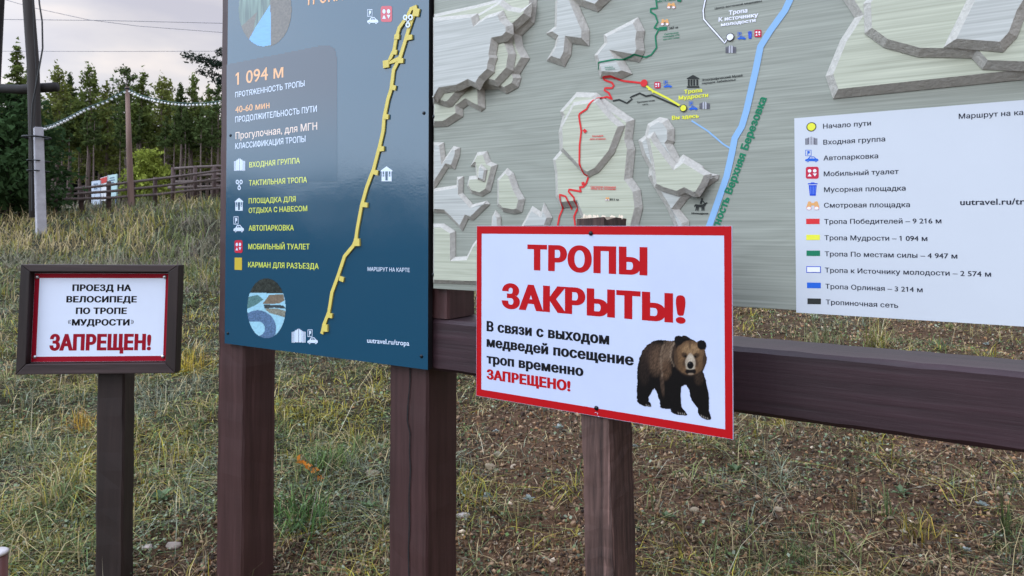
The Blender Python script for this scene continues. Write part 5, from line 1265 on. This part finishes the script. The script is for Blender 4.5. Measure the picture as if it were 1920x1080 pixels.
tuft('grass_tuft', 150, 810, .14, 70, .004, ((190, 150, 56), (170, 140, 64)), 'orange yellow grass tuft left of the notice post', 'grass tuft', 1.3, .04)
tuft('grass_tuft', 560, 985, .16, 110, .005, ((84, 116, 58), (100, 128, 66), (70, 100, 56)), 'lush green grass tuft low between the two front posts', 'grass tuft', 1.3, .06)
tuft('grass_tuft', 610, 880, .13, 80, .0045, ((92, 122, 62), (112, 128, 74)), 'green grass tuft behind the orange leaves between the posts', 'grass tuft', 1.1, .05)
tuft('grass_tuft', 1645, 655, .28, 90, .005, ((150, 142, 62), (120, 128, 70), STRAW), 'yellow green grass tuft behind the beam under the legend sheet', 'grass tuft', 1.1, .04)
tuft('grass_tuft', 1540, 648, .22, 60, .005, ((110, 120, 76), (130, 132, 92)), 'upright grey green grass tuft behind the beam near the closed sign', 'grass tuft', .8, .06)
tuft('grass_tuft', 1720, 1010, .12, 46, .0035, ((176, 150, 62), (150, 132, 60), (120, 118, 60)), 'yellow feathery tuft on the bare soil at the lower right', 'grass tuft', 1.0, .03)
tuft('grass_tuft', 1495, 1060, .09, 60, .003, ((86, 104, 62), (104, 116, 70)), 'small green tuft at the bottom edge right of the rough post', 'grass tuft', .9, .04)
tuft('dry_stalk', 1440, 905, .30, 9, .0022, ((188, 166, 124), (160, 136, 100)), 'pale dry branching stalk lying on soil below the closed sign corner', 'dry stalk', 2.2, .012, None, .6)
tuft('tall_weed', 1885, 1010, .24, 22, .003, ((74, 92, 52), (90, 104, 60)), 'tall dark green weed under the beam at the right edge', 'weed', .5, .01, None, .2)
tuft('tall_weed', 1600, 960, .20, 14, .0025, ((110, 104, 64), (140, 112, 80)), 'thin reddish brown weed stem below the middle of the beam', 'weed', .5, .012, None, .2)
def rosette(px, py, r_, n, cols, label, cat='plant', name='rosette_plant', group=None, up=.5, wd=.32):
    c = on_ground(px, py); vs, fs, ks = [], [], []
    for i in range(n):
        a = 6.283 * i / n * 2.4 + rng.random() * .5; t = up * (.3 + .9 * rng.random()); L = r_ * (.6 + .5 * rng.random())
        d = np.array([math.cos(a) * math.cos(t), math.sin(a) * math.cos(t), math.sin(t)]); s = np.array([-math.sin(a), math.cos(a), 0]) * L * wd * .5
        k = len(vs); vs += [d * .004, d * L * .5 + s + [0, 0, .004], d * L + [0, 0, -L * .12], d * L * .5 - s + [0, 0, .004]]; fs.append((k, k + 1, k + 2, k + 3)); ks += [np.array(lin(*cols[i % len(cols)])) * (.8 + .4 * rng.random())] * 4
    o = mesh_np(name, np.array(vs) + [0, 0, .012], np.array(fs), np.array(ks), M_leaf); o.location = c; return tag(o, label, cat, group)
SIL = ((150, 158, 152), (120, 130, 124), (176, 182, 176))
for px, py, r_, lab in ((912, 942, .045, 'silvery star shaped plant beside the middle post foot'), (992, 950, .055, 'silvery star shaped plant left of the rough post'), (1048, 810, .05, 'silvery plant under the lower edge of the closed sign'), (930, 816, .04, 'small silvery plant right of the middle post'), (1190, 845, .04, 'silvery plant just right of the rough post'),
                        (1840, 955, .05, 'silvery plant at the right under the beam'), (1812, 1045, .045, 'silvery leaf plant at the lower right corner'), (1850, 650, .06, 'grey plant behind the beam at the right')):
    rosette(px, py, r_ * .62, 15, SIL, lab, 'plant', 'silver_plant', 'silvery plants on the slope', .95, .5)
for px, py, r_, lab in ((1380, 890, .06, 'green leafy rosette on bare soil below the closed sign'), (1690, 935, .05, 'dark green leaf rosette below the beam'), (1250, 980, .05, 'grey green leaf rosette right of the rough post'), (300, 945, .07, 'green leaf rosette between the notice post and the left post'), (690, 960, .05, 'green leaf rosette beside the middle post')):
    rosette(px, py, r_, 14, ((92, 112, 74), (110, 124, 90), (78, 98, 66)), lab, 'plant', 'leafy_plant', 'green rosettes on the slope', .8, .4)
# sprig of orange autumn leaves
c = on_ground(592, 905); vs, fs, ks = [], [], []
for (px, py) in ((560, 858), (563, 866), (571, 868), (576, 876), (580, 872), (588, 884), (592, 880), (597, 898), (601, 906), (594, 902), (603, 898)):
    q = Vector((0, 0, EYE)) + ray(px, py) * ((c.y - .03 + rng.random() * .06) / ray(px, py).y) - c; a = rng.random() * 6.28; L = .019
    d = np.array([math.cos(a), rng.normal() * .3, math.sin(a)]) * L; s = np.array([-math.sin(a), rng.normal() * .3, math.cos(a)]) * L * .5; k = len(vs); q = np.array(q)
    vs += [q - d, q + s, q + d, q - s]; fs.append((k, k + 1, k + 2, k + 3)); ks += [np.array(lin(226, 140, 58)) * (.8 + .4 * rng.random())] * 4
sprig = empty('autumn_sprig', loc=tuple(c), label='sprig of bright orange leaves in the grass between the front posts', cat='plant')
mesh_np('leaves', np.array(vs), np.array(fs), np.array(ks), M_leaf, sprig)
MB().tube([(0, 0, -.01), (.005, 0, .05), tuple(vs[0])], .0015, 5).build('stem', mat('brown stem', lin(96, 70, 48), .8), sprig, True)
MB().tube([(0, 0, -.01), (.0, 0, .03), tuple(vs[30])], .0015, 5).build('stem', bpy.data.materials['brown stem'], sprig, True)
# stones
def stone(px, py, r_, col, label):
    c = on_ground(px, py); bm = bmesh.new(); bmesh.ops.create_icosphere(bm, subdivisions=3, radius=1)
    sd = rng.random() * 50; f = (1.0 + .4 * rng.random(), .8 + .3 * rng.random(), .55 + .2 * rng.random())
    for v in bm.verts:
        n_ = 1 + .35 * (float(vnoise(v.co.x * 1.3 + sd, v.co.y * 1.3 + v.co.z * 1.7, 1.0, 3)) - .5) + .12 * (float(vnoise(v.co.x * 4 + sd, v.co.z * 4 + v.co.y * 3, 1.0, 6)) - .5)
        v.co = Vector((v.co.x * f[0], v.co.y * f[1], v.co.z * f[2])) * n_ * r_
    me = bpy.data.meshes.new('stone'); bm.to_mesh(me); bm.free(); me.polygons.foreach_set('use_smooth', [True] * len(me.polygons))
    me.materials.append(mat('stone', lin(*col), .9, .25, 40, bump=.5)); o = bpy.data.objects.new('stone', me); COL.objects.link(o); o.location = (c.x, c.y, c.z + r_ * .15); tag(o, label, 'stone', 'loose stones on the slope')
for px, py, r_, col, lab in ((920, 880, .026, (136, 120, 96), 'tan stone on the slope right of the middle post'), (935, 857, .024, (128, 118, 98), 'flat tan stone just above another right of the middle post'), (868, 972, .022, (168, 158, 150), 'pale stone against the foot of the middle post'), (1302, 962, .018, (150, 132, 108), 'small tan stone right of the rough post'),
                             (325, 1030, .024, (140, 126, 116), 'angular stone in dark soil by the notice post'), (276, 1028, .017, (168, 154, 144), 'small pale pink stone in dark soil by the notice post'), (700, 892, .03, (138, 122, 100), 'low tan stone beside the middle post on its left'), (1460, 960, .018, (160, 142, 118), 'pale yellow stone on the bare soil at right')):
    stone(px, py, r_, col, lab)
